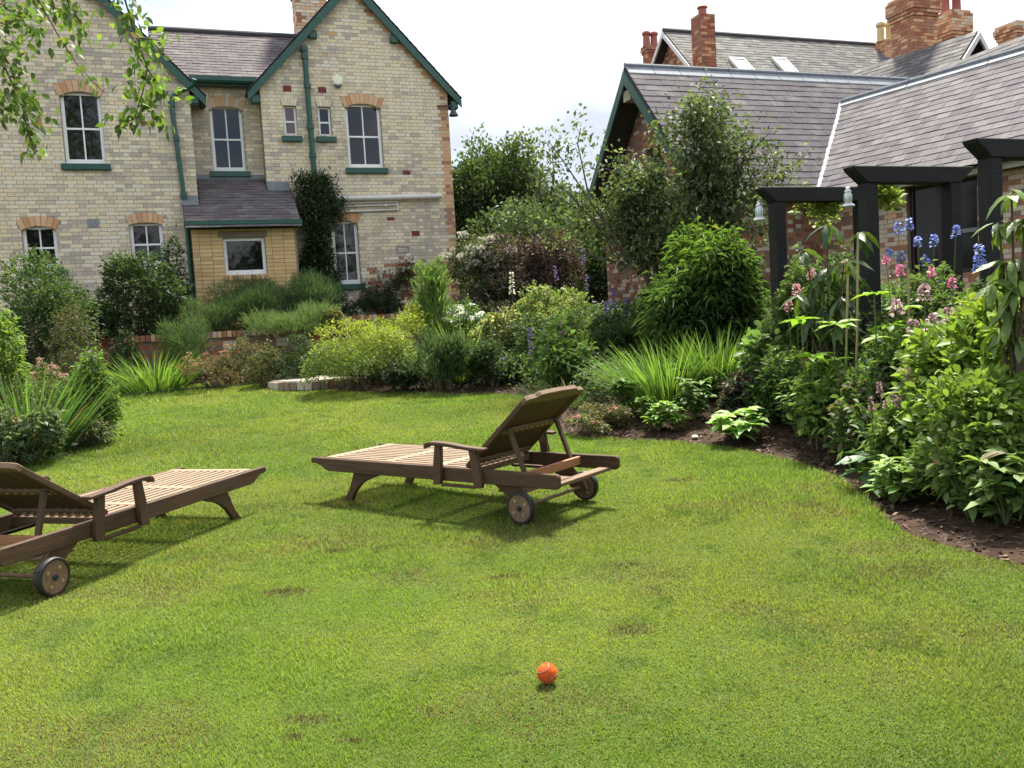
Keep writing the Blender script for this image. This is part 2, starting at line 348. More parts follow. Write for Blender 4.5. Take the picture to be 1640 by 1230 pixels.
def clover():
    n = 5000; a = rng.uniform(rad(-33), rad(33), n); r_ = rng.uniform(1.7, 9, n); x, y = r_*np.sin(a), r_*np.cos(a)
    k = inside(x, y) & (fbm(x*1.6+3, y*1.6+9, 77) > .57); x, y, r_ = x[k], y[k], r_[k]; n = len(x)
    z = lawn_z(y)+rng.uniform(.016, .03, n); sz = rng.uniform(.004, .009, n); V = []; th = rng.uniform(0, 6.28, n)
    P = np.stack([x, y, z], -1); d = np.stack([np.cos(th), np.sin(th), rng.uniform(-.3, .5, n)], -1); s_ = np.stack([-np.sin(th), np.cos(th), rng.uniform(-.4, .4, n)], -1)
    V = np.stack([P-d*sz[:, None], P+s_*sz[:, None]*.8, P+d*sz[:, None], P-s_*sz[:, None]*.8], 1).reshape(-1, 3)
    F = np.arange(4*n).reshape(-1, 4); C = np.array([.032, .07, .012])*rng.uniform(.7, 1.2, (n, 1)); pass
    o = link('clover', npmesh('clover', V, F, C), None, material('clover_leaf', attr=True, rough=.9, spec=.05), 'stuff'); o['label'] = 'clover and small weeds scattered through the mown lawn'; o['category'] = 'clover'
clover()
def mulch():
    n = 90000; x = rng.uniform(-5.2, 4.2, n); y = rng.uniform(2.5, 14, n); k = ~inside(x, y); x, y = x[k], y[k]
    d = edge_dist(x, y); k = d < rng.uniform(0, 1.5, len(d)); x, y, d = x[k], y[k], d[k]; n = len(x)
    z = terrain(x, y)+rng.uniform(.0, .014, n); sz = rng.uniform(.006, .022, n)
    th = rng.uniform(0, 6.28, n); el = rng.uniform(-.5, .5, n)
    a = np.stack([np.cos(th)*np.cos(el), np.sin(th)*np.cos(el), np.sin(el)], -1)*sz[:, None]; b = np.stack([-np.sin(th), np.cos(th), rng.uniform(-.5, .5, n)], -1)*(sz*rng.uniform(.3, .6, n))[:, None]
    P = np.stack([x, y, z], -1); V = np.stack([P-a-b, P+a-b*.6, P+a*.9+b, P-a+b*.7], 1).reshape(-1, 3)
    tan = .0
    pal = np.array([(.05, .028, .018), (.085, .05, .034), (.03, .018, .013), (.17, .11, .07), (.27, .18, .10)]); C = pal[rng.choice(5, n, p=[.4, .26, .22, .09, .03])]*rng.uniform(.7, 1.3, (n, 1))
    m_ = material('bark_chip', attr=True, rough=.85, spec=.3)
    o = link('bark_mulch', npmesh('bark_mulch', V, np.arange(4*n).reshape(-1, 4), C), None, m_, 'stuff'); o['label'] = 'brown bark chips strewn over the soil of the beds'; o['category'] = 'bark chips'
mulch()

def ground_cover():
    n = 26000; x = rng.uniform(-6, 5.5, n*3); y = rng.uniform(3.2, 17, n*3); k = ~inside(x, y); x, y = x[k], y[k]; d = edge_dist(x, y); s_, t_ = st(x, y)
    k = (d > .25+.7*fbm(x*1.3, y*1.3, 61)+np.where((x > 0) & (y < 9.5), .45, 0)) & (t_ > 1.9) & ((t_ < WALL_T-.3) | (t_ > WALL_T+.12) | (x > -1.2)); x, y = x[k][:n], y[k][:n]; n = len(x)
    h = .06+.34*fbm(x*1.1+9, y*1.1, 63)*rng.random(n); m_ = 7; P = np.repeat(np.stack([x, y, terrain(x, y)+h], -1), m_, 0)+rng.normal(size=(n*m_, 3))*np.array([.06, .06, .05]); N_ = len(P)
    th = rng.uniform(0, 6.28, N_); D = np.stack([np.cos(th), np.sin(th), rng.uniform(-.1, .9, N_)], -1); S = np.stack([-np.sin(th), np.cos(th), rng.uniform(-.3, .3, N_)], -1); sz = rng.uniform(.03, .075, N_)[:, None]
    V = np.stack([P, P+D*sz*.5+S*sz*.28, P+D*sz-np.array([0, 0, .3])*sz, P+D*sz*.5-S*sz*.28], 1).reshape(-1, 3)
    tone = fbm(P[:, 0]*1.2, P[:, 1]*1.2, 65)[:, None]; C = (np.array([.04, .075, .022])*(1-tone)+np.array([.095, .155, .03])*tone)*rng.uniform(.6, 1.4, (N_, 1))
    o = link('ground_cover', npmesh('ground_cover', V, np.arange(4*N_).reshape(-1, 4), C), None, LEAF, 'stuff'); o['label'] = 'low leafy ground cover between the shrubs of the borders'; o['category'] = 'ground cover'
ground_cover()
# ------------------------------------------------------------------ brickwork
CR = .075
class Opening:
    def __init__(s, s0, s1, z0, z1, rise=0., ring=0.):
        s.s0, s.s1, s.z0, s.z1, s.rise, s.ring = s0, s1, z0, z1, rise, ring
        s.c = (s0+s1)/2; s.hw = (s1-s0)/2
        if rise:
            s.R = (s.hw**2+rise**2)/(2*rise); s.zc = z1+rise-s.R; s.th = math.asin(s.hw/s.R)
    def inner(s, z):
        if s.z0 <= z <= s.z1: return s.hw
        if s.rise and s.z1 < z < s.z1+s.rise: return math.sqrt(max(0, s.R**2-(z-s.zc)**2))
        return None
    def outer(s, z):
        if s.z0 <= z <= s.z1: return s.hw+.004
        if s.rise and s.z1 < z < s.zc+s.R+s.ring: return min(math.sqrt(max(0, (s.R+s.ring)**2-(z-s.zc)**2)), (z-s.zc)*math.tan(s.th))+.004
        if s.ring and not s.rise and s.z1 < z < s.z1+s.ring: return s.hw+.05
        return None
def cut(iv, ops, z, fn):
    for o in ops:
        h = getattr(o, fn)(z)
        if h is None or h <= 0: continue
        nv = []
        for a, b in iv:
            if o.c+h <= a or o.c-h >= b: nv.append((a, b)); continue
            if o.c-h > a: nv.append((a, o.c-h))
            if o.c+h < b: nv.append((o.c+h, b))
        iv = nv
    return iv
def wall(root, name, mortar, y, z0, z1, lo, hi, ops, pick, seed, depth=.24, gauge=CR, unit=(.215, .1025)):
    """core wall (mortar) as a part; returns its bricks as pieces.  y is the face in root space, the wall goes back from it"""
    rg = random.Random(seed); mb = MB(); P = []; row = 0; z = z0
    while z < z1-.01:
        zm = z+gauge/2; a, b = lo(zm), hi(zm)
        if b-a > .02:
            for i0, i1 in cut([(a, b)], ops, zm, 'inner'):
                if i1-i0 > .005: mb.box(i0, i1, y+.002, y+depth, z, z+gauge)
            un = unit[0]+unit[1]+.02; x = math.floor(a/un)*un-un+(un*.5 if row % 2 else 0); k = 0
            ivs = cut([(a, b)], ops, zm, 'outer')
            while x < b:
                for ln in unit:
                    for i0, i1 in ivs:
                        p, q = max(x, i0+.001), min(x+ln, i1-.001)
                        if q-p > .03:
                            jt = rg.uniform(-.0025, .0025)
                            P.append(([(p+q)/2, y+.02+jt, zm], [[(q-p)/2, 0, 0], [0, .022, 0], [0, 0, gauge/2-.005]], pick((p+q)/2, zm, rg, a, b)))
                    x += ln+.01
        z += gauge; row += 1
    w = mb.build(name, mortar, root); return w, P
def arch(root, op, y, col_pal, cidx, seed, n=None):
    """a ring of tapered bricks on edge over an opening"""
    rg = random.Random(seed); part = MB(); w = 2*op.hw; n = n or max(5, int(round(w/.085)))
    p = bpy.data.objects.new('arch', None); COL.objects.link(p); p.parent = root
    for i in range(n):
        mb = MB(); a0, a1 = -op.th+2*op.th*i/n, -op.th+2*op.th*(i+1)/n; g_ = .0045/op.R
        q = [(op.c+math.sin(a)*r_, op.zc+math.cos(a)*r_) for a, r_ in ((a0+g_, op.R+.001), (a1-g_, op.R+.001), (a1-g_, op.R+op.ring), (a0+g_, op.R+op.ring))]
        mb.prism(q, 'y', y-.006-rg.random()*.004, y+.1); me = mb.mesh('arch_brick')
        a = me.color_attributes.new('Col', 'FLOAT_COLOR', 'CORNER'); c = col_pal[rg.choice(cidx)]
        for d in a.data: d.color = (*c, 1)
        link('arch_brick', me, p, BRICK)
    return p
def sash(root, op, y, style='sash', sill=True, glass=None, sill_ext=.08):
    """a window in an opening: frame, bars, panes, sill; y is the wall face"""
    s0, s1, z0 = op.s0+.002, op.s1-.002, op.z0+.002; z1 = op.z1+op.rise+.01
    w = bpy.data.objects.new('window', None); COL.objects.link(w); w.parent = root
    yf = y+.075; fw = .062 if style != 'small' else .042
    f = MB()
    for a, b, c, d in ((s0, s0+fw, z0, z1), (s1-fw, s1, z0, z1), (s0+fw, s1-fw, z1-fw*1.1, z1), (s0+fw, s1-fw, z0, z0+fw*1.5)): f.box(a, b, yf, yf+.06, c, d)
    f.build('frame', WHITEP, w, bevel=.004)
    bz = MB(); zm = (z0+z1)/2-.01
    if style != 'plain': bz.box(s0+fw, s1-fw, yf+.012, yf+.05, zm-.018, zm+.018)
    if style == 'sash':
        for a, b in ((z0+fw*1.5, zm-.018), (zm+.018, z1-fw*1.1)): bz.box(op.c-.013, op.c+.013, yf+.02, yf+.048, a, b)
    if style != 'plain': bz.build('glazing_bars', WHITEP, w)
    xs = [s0+fw, op.c, s1-fw] if style == 'sash' else [s0+fw, s1-fw]; zs = [z0+fw*1.5, zm, z1-fw] if style != 'plain' else [z0+fw*1.5, z1-fw]
    k = 0
    for i in range(len(xs)-1):
        for j in range(len(zs)-1):
            r_ = random.Random(hash((round(op.c*100), i, j)) & 0xffff); t0, t1 = r_.uniform(-.0015, .0015), r_.uniform(-.0015, .0015)
            mb = MB(); a, b, c, d = xs[i]-.005, xs[i+1]+.005, zs[j]-.005, zs[j+1]+.005; yy = yf+.034
            mb._add([(a, yy+t0, c), (b, yy-t0, c), (b, yy-t0+t1, d), (a, yy+t0+t1, d), (a, yy+.008, c), (b, yy+.008, c), (b, yy+.008, d), (a, yy+.008, d)], [(0, 1, 2, 3), (7, 6, 5, 4), (0, 4, 5, 1), (3, 2, 6, 7), (0, 3, 7, 4), (1, 5, 6, 2)])
            mb.build('pane', glass or GLASS, w)
    if sill:
        mb = MB(); mb.prism([(y-.07, z0-.01), (y+.08, z0+.005), (y+.08, z0-.125), (y-.07, z0-.125)], 'x', s0-sill_ext, s1+sill_ext); mb.build('sill', GREENP, w, bevel=.006)
    return w
def slates(org, e1, e2, nrm, vmax, ivl, gauge, width, pick, seed, v0=0., th=.007):
    """rows of slates down a slope: org + e1*u + e2*v"""
    rg = random.Random(seed); P = []; v = v0; row = 0
    e1, e2, nrm, org = map(np.asarray, (e1, e2, nrm, org))
    tilt = .016; e2t = e2*math.cos(tilt/gauge*.8)+nrm*math.sin(tilt/gauge*.8)*.6; e2t = e2t/np.linalg.norm(e2t); nt_ = np.cross(e1, e2t); nt_ = nt_*np.sign(nt_ @ nrm)
    while v < vmax-.02:
        a, b = ivl(v+gauge*.5)
        x = math.floor(a/width)*width-(width/2 if row % 2 else 0)
        while x < b:
            p, q = max(x+.002, a), min(x+width-.002, b)
            if q-p > .03:
                jit = rg.uniform(-.006, .006); vc = v+gauge*.5+.012+jit; c = org+e1*((p+q)/2)+e2*vc+nrm*(.012+rg.uniform(0, .004))
                P.append((c, [e1*(q-p)/2, e2t*(gauge*.5+.016), nt_*th/2], pick(rg, (p+q)/2, v)))
            x += width
        v += gauge; row += 1
    return P
def split(root, host, name, mass, pieces, pal, mat, limit, to_world):
    """the pieces nearest the camera become parts, the rest one mesh"""
    def key(p):
        w = to_world(p[0]); d = w-EYE; z = d @ FW
        if z < .5: return 1e9
        xx, yy = (d @ RT)/z*FPX, (d @ UP)/z*FPX
        return (0 if abs(xx) < 815 and abs(yy) < 610 else 1e6)+z
    idx = sorted(range(len(pieces)), key=lambda i: key(pieces[i]))
    for i in idx[:limit]:
        p = pieces[i]; single(name, p[:3], pal, mat, p[3] if len(p) > 3 else host)
    rest = [pieces[i][:3] for i in idx[limit:]]
    if rest: joined(mass, rest, pal, mat, root)

PAL = [(.71, .605, .425), (.74, .645, .475), (.67, .57, .41), (.72, .60, .385), (.56, .48, .36), (.46, .40, .33), (.57, .465, .35), (.70, .645, .51),   # 0-7 cream
       (.60, .36, .20), (.52, .28, .14), (.64, .41, .24),   # 8-10 orange
       (.27, .085, .05), (.33, .12, .07), (.24, .10, .07), (.36, .17, .10), (.23, .16, .13),                                                       # 11-15 red
       (.64, .44, .205), (.62, .41, .19), (.56, .36, .17), (.68, .48, .24)]   # 16-19 porch
def pick_cream(s, z, rg, a, b):
    g_ = fbm(s*.8+4, z*.9, 8); w_ = [5, 4, 3, 2.2, 1.2+4*max(0, g_-.45)*6, .3+9*max(0, g_-.5)*4, .8, 1.5+2*max(0, 4-z)]
    return rg.choices(range(8), w_)[0]
def pick_right(s, z, rg, a, b):
    if b-s < .12+.16*rg.random()*(1 if z > 2.6 else 2): return rg.choice([8, 9, 10, 14, 8])
    if z < 2.55+.3*rg.random() and s > -1.5 and rg.random() < .55: return rg.choice([11, 14, 6, 12, 14])
    if rg.random() < .004: return rg.choice([8, 14])
    return pick_cream(s, z, rg, a, b)

# ------------------------------------------------------------------ the cream brick house
house = thing('brick_house', 'cream brick house with two gables, green bargeboards and sash windows', 'house', HO, HA)
def h2w(p): p = np.asarray(p); return HO+HU*p[0]-HN*p[1]+np.array([0, 0, p[2]])
TR, TL, TP = -.4, -.95, -1.62           # wall faces (root y) of right gable, left gable, porch; the recess is at 0
BR = []
# right gable
R_S0, R_S1, R_EV, R_AX, R_AZ = -3.5, .57, 6.45, -1.45, 8.62
def gl(c, ev, az, hw): return lambda z: c-hw if z < ev else c-hw*(az-z)/(az-ev)
def gr_(c, ev, az, hw): return lambda z: c+hw if z < ev else c+hw*(az-z)/(az-ev)
def lo_r(z): return R_S0 if z < R_EV else R_S0+(R_AX-R_S0)*(z-R_EV)/(R_AZ-R_EV)
def hi_r(z): return R_S1 if z < R_EV else R_S1+(R_AX-R_S1)*(z-R_EV)/(R_AZ-R_EV)
o_big = Opening(-1.75, -.98, 4.76, 6.05, .09, .21); o_s1 = Opening(-3.05, -2.78, 5.42, 6.05, 0, .15); o_s2 = Opening(-2.33, -2.06, 5.42, 6.05, 0, .15); o_g = Opening(-2.22, -1.66, 2.26, 3.56, .07, .2)
w, P = wall(house, 'wall', MORTAR, TR, TERR-.1, R_AZ, lo_r, hi_r, [o_big, o_s1, o_s2, o_g], pick_right, 1); BR += [p+(w,) for p in P]
# left gable
L_S0, L_S1, L_EV, L_AX, L_AZ = -10.6, -4.89, 6.2, -7.75, 9.3
def lo_l(z): return L_S0 if z < L_EV else L_S0+(L_AX-L_S0)*(z-L_EV)/(L_AZ-L_EV)
def hi_l(z): return L_S1 if z < L_EV else L_S1+(L_AX-L_S1)*(z-L_EV)/(L_AZ-L_EV)
o_l = Opening(-7.2, -6.5, 4.71, 5.97, .09, .21); o_l1 = Opening(-8.05, -7.47, 2.75, 3.48, .07, .19); o_l2 = Opening(-6.2, -5.6, 2.75, 3.54, .05, .19)
w, P = wall(house, 'wall', MORTAR, TL, TERR-.1, L_AZ, lo_l, hi_l, [o_l, o_l1, o_l2], pick_cream, 2); BR += [p+(w,) for p in P]
# recess between them
o_m = Opening(-4.52, -3.86, 4.75, 6.02, .09, .21)
w, P = wall(house, 'wall', MORTAR, 0, 3.3, 6.66, lambda z: L_S1, lambda z: R_S0, [o_m], lambda s, z, rg, a, b: pick_cream(s+3, z, rg, a, b) if rg.random() < .6 else rg.choice([4, 5, 6]), 3); BR += [p+(w,) for p in P]
# side walls (plain returns, seen only edge on) and the body behind
mb = MB(); mb.box(L_S1-.24, L_S1-.002, TL+.242, 0, TERR-.1, 6.5); mb.box(R_S0+.002, R_S0+.24, TR+.242, 0, TERR-.1, 6.5)
mb.box(R_S1-.24, R_S1-.002, TR+.242, 6, TERR-.1, R_EV); mb.box(L_S0+.002, L_S0+.24, TL+.242, 6, TERR-.1, L_EV); mb.box(L_S0+.002, R_S1-.002, 6, 6.2, TERR-.1, 6.4)
mb.build('side_wall', MORTAR, house)
# porch
P_S0, P_S1 = -5.08, -3.12
o_p = Opening(-4.52, -3.73, 2.46, 3.18, 0, .12)
w, P = wall(house, 'porch_wall', MORTAR_RED, TP, TERR-.1, 3.36, lambda z: P_S0, lambda z: P_S1, [o_p], lambda s, z, rg, a, b: rg.choice([16, 17, 18, 19, 16, 17]), 4, unit=(.215, .215)); BR += [p+(w,) for p in P]
mb = MB(); mb.box(P_S0+.003, P_S0+.2, TP+.242, TL-.003, TERR-.1, 3.36); mb.box(P_S1-.2, P_S1-.003, TP+.242, TR-.003, TERR-.1, 3.36); mb.build('porch_side_wall', MORTAR_RED, house)
split(house, None, 'brick', 'brickwork', BR, PAL, BRICK, 300, h2w)
for o_, y_, ci in ((o_big, TR, [8, 9, 10, 10]), (o_g, TR, [8, 9, 14]), (o_l, TL, [8, 10, 10, 9]), (o_l1, TL, [8, 10, 9]), (o_l2, TL, [8, 10, 9]), (o_m, 0, [6, 8, 10, 4])): arch(house, o_, y_, PAL, ci, int(o_.c*50))
for o_ in (o_s1, o_s2):                                   # flat arches over the two small windows
    p = bpy.data.objects.new('arch', None); COL.objects.link(p); p.parent = house
    for i in range(5):
        mb = MB(); h0 = o_.hw; a0, a1 = -1+2*i/5, -1+2*(i+1)/5; mb.prism([(o_.c+a0*h0+.004, o_.z1+.003), (o_.c+a1*h0-.004, o_.z1+.003), (o_.c+a1*(h0+.05)-.004, o_.z1+.15), (o_.c+a0*(h0+.05)+.004, o_.z1+.15)], 'y', TR-.005, TR+.1)
        me = mb.mesh('arch_brick'); a = me.color_attributes.new('Col', 'FLOAT_COLOR', 'CORNER')
        for d in a.data: d.color = (*PAL[[0, 1, 2, 7, 1][i]], 1)
        link('arch_brick', me, p, BRICK)
CURT = material('window_with_pink_curtain', (.11, .055, .045), .05, spec=.7, noise=.4, nscale=12, stretch=(6, 1, 1))
sash(house, o_big, TR); sash(house, o_g, TR); sash(house, o_l, TL); sash(house, o_l1, TL); sash(house, o_l2, TL); sash(house, o_m, 0)
sash(house, o_s1, TR, 'small', glass=CURT); sash(house, o_s2, TR, 'small')
sash(house, o_p, TP, 'plain', sill=False)
STONE = material('stone_lintel', (.22, .175, .11), .9, noise=.25, nscale=20, bump=.3)
mb = MB(); mb.box(-4.6, -3.68, TP-.006, TP+.1, 3.185, 3.315); mb.build('lintel', STONE, house, bevel=.005)
for i in range(10): 
    mb = MB(); mb.box(-4.55+i*.085, -4.473+i*.085, TP-.045, TP+.06, 2.355, 2.452); me = mb.mesh('sill_brick', bevel=.004); a = me.color_attributes.new('Col', 'FLOAT_COLOR', 'CORNER'); c = PAL[random.Random(i).choice([14, 17, 18, 9])]
    for d in a.data: d.color = (*c, 1)
    link('sill_brick', me, house, BRICK)

# roofs
SPAL = [(.105, .089, .093), (.116, .10, .102), (.095, .082, .086), (.126, .111, .111), (.14, .126, .122), (.108, .091, .089)]
def pick_slate(rg, u_, v_): return rg.choices(range(6), [5, 4, 3, 2, .8, 2])[0]
def slope(rootobj, nm, p0, p1, e_down, dlen, th=.06):
    """underlay slab of a roof slope: ridge p0-p1, down direction"""
    p0, p1, e = np.array(p0, float), np.array(p1, float), np.array(e_down, float); n_ = np.cross(p1-p0, e); n_ /= np.linalg.norm(n_); n_ *= np.sign(n_[2])
    q = [p0, p1, p1+e*dlen, p0+e*dlen]; mb = MB(); mb._add([a for a in q]+[a-n_*th for a in q], [(0, 1, 2, 3), (7, 6, 5, 4), (0, 4, 5, 1), (1, 5, 6, 2), (2, 6, 7, 3), (3, 7, 4, 0)])
    return mb.build(nm, ROOFBASE, rootobj), n_
SL = []
# middle roof: eave at y=-.28 z 6.6, rising back
e = np.array([0, -1, -.82]); e /= np.linalg.norm(e)
_, n_ = slope(house, 'roof', (-5.6, 1.55, 8.09), (-2.2, 1.55, 8.09), e, 2.4); SL += slates((-5.6, 1.55, 8.09), (1, 0, 0), e, n_, 2.4, lambda v: (0, 3.4), .14, .24, pick_slate, 5)
slope(house, 'roof', (-5.6, 1.55, 8.09), (-2.2, 1.55, 8.09), np.array([0, 1, -.82])/math.hypot(1, .82), 4)
mb = MB(); mb.tube([(-5.6, 1.55, 8.12), (-2.2, 1.55, 8.12)], .07, 8); mb.build('ridge', ROOFBASE, house)
# gable roofs
for (ax, az, y0, hw, ev) in ((R_AX, R_AZ+.14, TR-.12, 2.02, R_EV), (L_AX, L_AZ+.14, TL-.12, 2.86, L_EV)):
    k = (az-.14-ev)/hw
    for sg in (-1, 1):
        e = np.array([sg, 0, -k]); e /= np.linalg.norm(e); ln = (hw+.27)*math.hypot(1, k)
        _, n_ = slope(house, 'roof', (ax, y0, az), (ax, y0+6, az), e, ln)
        SL += slates((ax, y0-.03, az), (0, 1, 0), e, n_, ln, lambda v: (0, 6), .14, .24, pick_slate, 6+sg)
        b = MB(); a_ = np.array([ax, y0-.02, az-.03]); z_ = a_+e*(ln+.02)
        dn = -n_*.0+np.array([0, 0, -1.]); pts = [a_, z_, z_+np.array([0, 0, -.17]), a_+np.array([0, 0, -.22])]
        b._add([p for p in pts]+[p+np.array([0, .035, 0]) for p in pts], [(0, 1, 2, 3), (7, 6, 5, 4), (0, 4, 5, 1), (1, 5, 6, 2), (2, 6, 7, 3), (3, 7, 4, 0)]); b.build('bargeboard', GREENP, house)
        for fr in (.38, .94):                                   # purlin ends
            p = a_+e*ln*fr+np.array([0, .03, -.26]); b = MB(); b.box(p[0]-.08, p[0]+.08, p[1]+.006, p[1]+.22, p[2]-.09, p[2]+.075); b.build('purlin_end', GREENP, house, bevel=.01)
# porch roof (pent)
e = np.array([0, -1, -.66]); e /= np.linalg.norm(e)
_, n_ = slope(house, 'porch_roof', (-5.18, 0.0, 4.58), (-3.02, 0.0, 4.58), e, 2.13, .05)
SL += slates((-5.18, 0, 4.58), (1, 0, 0), e, n_, 2.13, lambda v: (.31, 1.67) if v < .46 else ((.31, 2.16) if v < 1.12 else (0, 2.16)), .13, .22, pick_slate, 9)
joined('slates', SL, SPAL, SLATE, house)
b = MB(); b.prism([(TP-.19, 3.50), (TP-.06, 3.50), (TP-.06, 3.40), (TP-.15, 3.38), (TP-.19, 3.42)], 'x', -5.2, -3.0); b.build('gutter', GREENP, house)
b = MB(); b.box(-5.13, -3.07, TP-.02, TP+.1, 3.36, 3.41); b.build('fascia', GREENP, house)
for (a0, a1, y_) in ((-5.2, -4.9, TL), (-3.49, -3.05, TR)):
    zz = 4.58-.66*(-y_)*1.0; b = MB(); b.box(a0, a1, y_-.035, y_-.003, zz+.02, zz+.14); b.box(a0, a1, y_-.15, y_-.03, zz-.06, zz+.03); b.build('flashing', LEAD, house)
b = MB(); b.box(-4.88, -3.51, -.03, -.004, 4.58, 4.68); b.build('flashing', LEAD, house)
# gutters, downpipes, pipes
b = MB(); b.prism([(-.36, 6.62), (-.25, 6.62), (-.25, 6.50), (-.33, 6.50), (-.36, 6.54)], 'x', -4.86, -3.53); b.build('gutter', GREENP, house)
b = MB(); b.box(-4.84, -3.55, -.24, -.012, 6.47, 6.58); b.build('fascia', GREENP, house)
def pipe(pts, r, mat, collars=()):
    b = MB(); b.tube(pts, r, 10)
    for c in collars: b.tube([np.array(c)-np.array([0, 0, .05]), np.array(c)+np.array([0, 0, .05])], r*1.35, 10)
    return b.build('downpipe', mat, house, smooth=True)
pipe([(-4.78, TL-.2, 6.32), (-4.82, TL-.16, 6.22), (-5.2, TL-.09, 6.0), (-5.24, TL-.07, 5.9), (-5.15, TL-.07, 4), (-5.14, TL-.07, 1.2)], .045, GREENP, [(-5.235, TL-.07, 5.85), (-5.2, TL-.07, 5.2), (-5.16, TL-.07, 4.1)])
pipe([(-2.53, TR-.08, 7.28), (-2.52, TR-.08, 5.5), (-2.51, TR-.08, 4.1)], .055, GREENP, [(-2.53, TR-.08, 7.22), (-2.53, TR-.08, 7.05), (-2.52, TR-.08, 6.45), (-2.52, TR-.08, 5.6), (-2.515, TR-.08, 5.0)])
b = MB(); b.tube([(-2.5, TR-.09, 4.09), (-1.2, TR-.09, 4.1), (.25, TR-.09, 4.13)], .058, 10); b.build('waste_pipe', WHITEPIPE, house, smooth=True)
for za, zb, sb in ((3.98, 4.02, -.76), (3.92, 3.955, -.76), (3.80, 3.85, -.74)):
    b = MB(); b.tube([(-2.45, TR-.04, za), (sb, TR-.04, zb)], .02, 8); b.build('waste_pipe', WHITEPIPE, house, smooth=True)
b = MB(); b.tube([(-.75, TR-.04, 3.83), (-.75, TR-.04, 4.03)], .022, 8); b.build('waste_pipe', WHITEPIPE, house, smooth=True)
b = MB(); b.tube([(-1.05, TR-.05, 3.94), (-.98, TR-.05, 3.94)], .04, 8); b.build('pipe_collar', WHITEPIPE, house)
# air bricks, plaques, alarm box, wall lamp
AIR = material('red_air_brick', (.17, .035, .03), .8, noise=.3, nscale=60); GREYV = material('grey_vent', (.25, .245, .25), .7)
for s0, s1, z0, z1, y_, m_ in ((-3.02, -2.85, 6.34, 6.46, TR, AIR), (-2.29, -2.12, 6.34, 6.46, TR, AIR), (-.57, -.4, 4.62, 4.71, TR, AIR), (-.99, -.83, 3.62, 3.69, TR, AIR), (-.46, -.28, 3.27, 3.38, TR, AIR), (-6.92, -6.72, 3.51, 3.67, TL, GREYV)):
    b = MB(); b.box(s0, s1, y_-.012, y_+.02, z0, z1)
    for i in range(1, 5): b.box(s0+(s1-s0)*i/5-.006, s0+(s1-s0)*i/5+.006, y_-.017, y_-.0125, z0+.015, z1-.015)
    b.build('air_brick' if m_ is AIR else 'vent_cover', m_, house)
b = MB()
for q in ((-.83, -.55, 3.025, 3.045), (-.83, -.55, 2.905, 2.925), (-.83, -.81, 2.925, 3.025), (-.57, -.55, 2.925, 3.025)): b.box(q[0], q[1], TR-.014, TR+.02, q[2], q[3])
b.build('plaque_frame', GREYV, house)
b = MB(); b.lathe([(.02, -.09), (.1, -.085), (.125, -.05), (.125, 0)], (-1.87, TR, 6.6), 8, 'y'); al = b.build('alarm_box', material('cream_plastic', (.75, .76, .6), .4), house)
b = MB(); b.box(-1.93, -1.81, TR-.07, TR-.01, 6.46, 6.5); link('lens', b.mesh('lens'), al, material('blue_plastic', (.03, .05, .08), .3))
b = MB(); b.tube([(.3, TR-.04, 6.13), (.66, TR-.1, 6.12)], .015, 6); b.tube([(.6, TR-.1, 6.12), (.63, TR-.12, 6.02)], .015, 6); b.lathe([(.03, .1), (.05, .06), (.11, -.06), (.1, -.06)], (.64, TR-.16, 5.95), 10); b.build('wall_lamp', material('dark_metal', (.03, .03, .035), .5), house)
# chimney on the middle ridge
def chimney(root, c, w, d, z0, z1, pal_i, seed, courses=True, mortar=MORTAR_RED, name='chimney', oversail=5, gauge=.075):
    rg = random.Random(seed); P = []; core = MB(); ch = bpy.data.objects.new(name, None); COL.objects.link(ch); ch.parent = root
    z = z0; n = int((z1-z0)/gauge)
    for k in range(n):
        ex = 0.
        top = n-1-k
        if oversail and top < oversail: ex = .03*(1+min(oversail-1-top, 2)) if top > 0 else .05
        hw, hd = w/2+ex, d/2+ex; core.box(c[0]-hw+.008, c[0]+hw-.008, c[1]-hd+.008, c[1]+hd-.008, z, z+gauge)
        for fx, L_, off in (('f', hw, -hd), ('b', hw, hd), ('l', hd, -hw), ('r', hd, hw)):
            x = -L_-(.11 if k % 2 else 0)
            while x < L_-.02:
                p, q = max(x, -L_), min(x+.215, L_)
                if q-p > .03:
                    m_ = (p+q)/2; h_ = (q-p)/2
                    if fx in 'fb': P.append(([c[0]+m_, c[1]+off*(1-.012/hd), z+gauge/2], [[h_, 0, 0], [0, .014, 0], [0, 0, gauge/2-.005]], rg.choice(pal_i)))
                    else: P.append(([c[0]+off*(1-.012/hw), c[1]+m_, z+gauge/2], [[.014, 0, 0], [0, h_, 0], [0, 0, gauge/2-.005]], rg.choice(pal_i)))
                x += .225
        z += gauge
    link('core', core.mesh('core'), ch, mortar); joined('brickwork', P, PAL, BRICK, ch); return ch, z
chimney(house, (-2.02, 1.75), .72, .6, 7.6, 9.75, [0, 6, 14, 10, 8, 4], 3, oversail=8)
# ------------------------------------------------------------------ annexe with slate roofs (right)
A = at(1000, 108, 16.5); AO = np.array([A[0], A[1], 0]); RZ = A[2]
annexe = thing('annexe_building', 'long low brick annexe under two purple slate roofs meeting in a lead valley', 'building', AO, HA)
def w2a(p): d = np.asarray(p)-AO; return np.array([d @ HU, -(d @ HN), d[2]])
def a2w(p): p = np.asarray(p); return AO+HU*p[0]-HN*p[1]+np.array([0, 0, p[2]])
PK = 1.12; EH = 2.4
e = np.array([0, -1, -PK])/math.hypot(1, PK); an = np.array([0, -PK, 1])/math.hypot(1, PK); ALEN = EH*math.hypot(1, PK)
def hit_front(x, y):
    eye, d = w2a(EYE), w2a(EYE+ray(x, y))-w2a(EYE); o_ = np.array([0, 0, RZ]); k = ((o_-eye) @ an)/(d @ an); return eye+d*k
W0, VB = hit_front(1347, 167), hit_front(1312, 297)
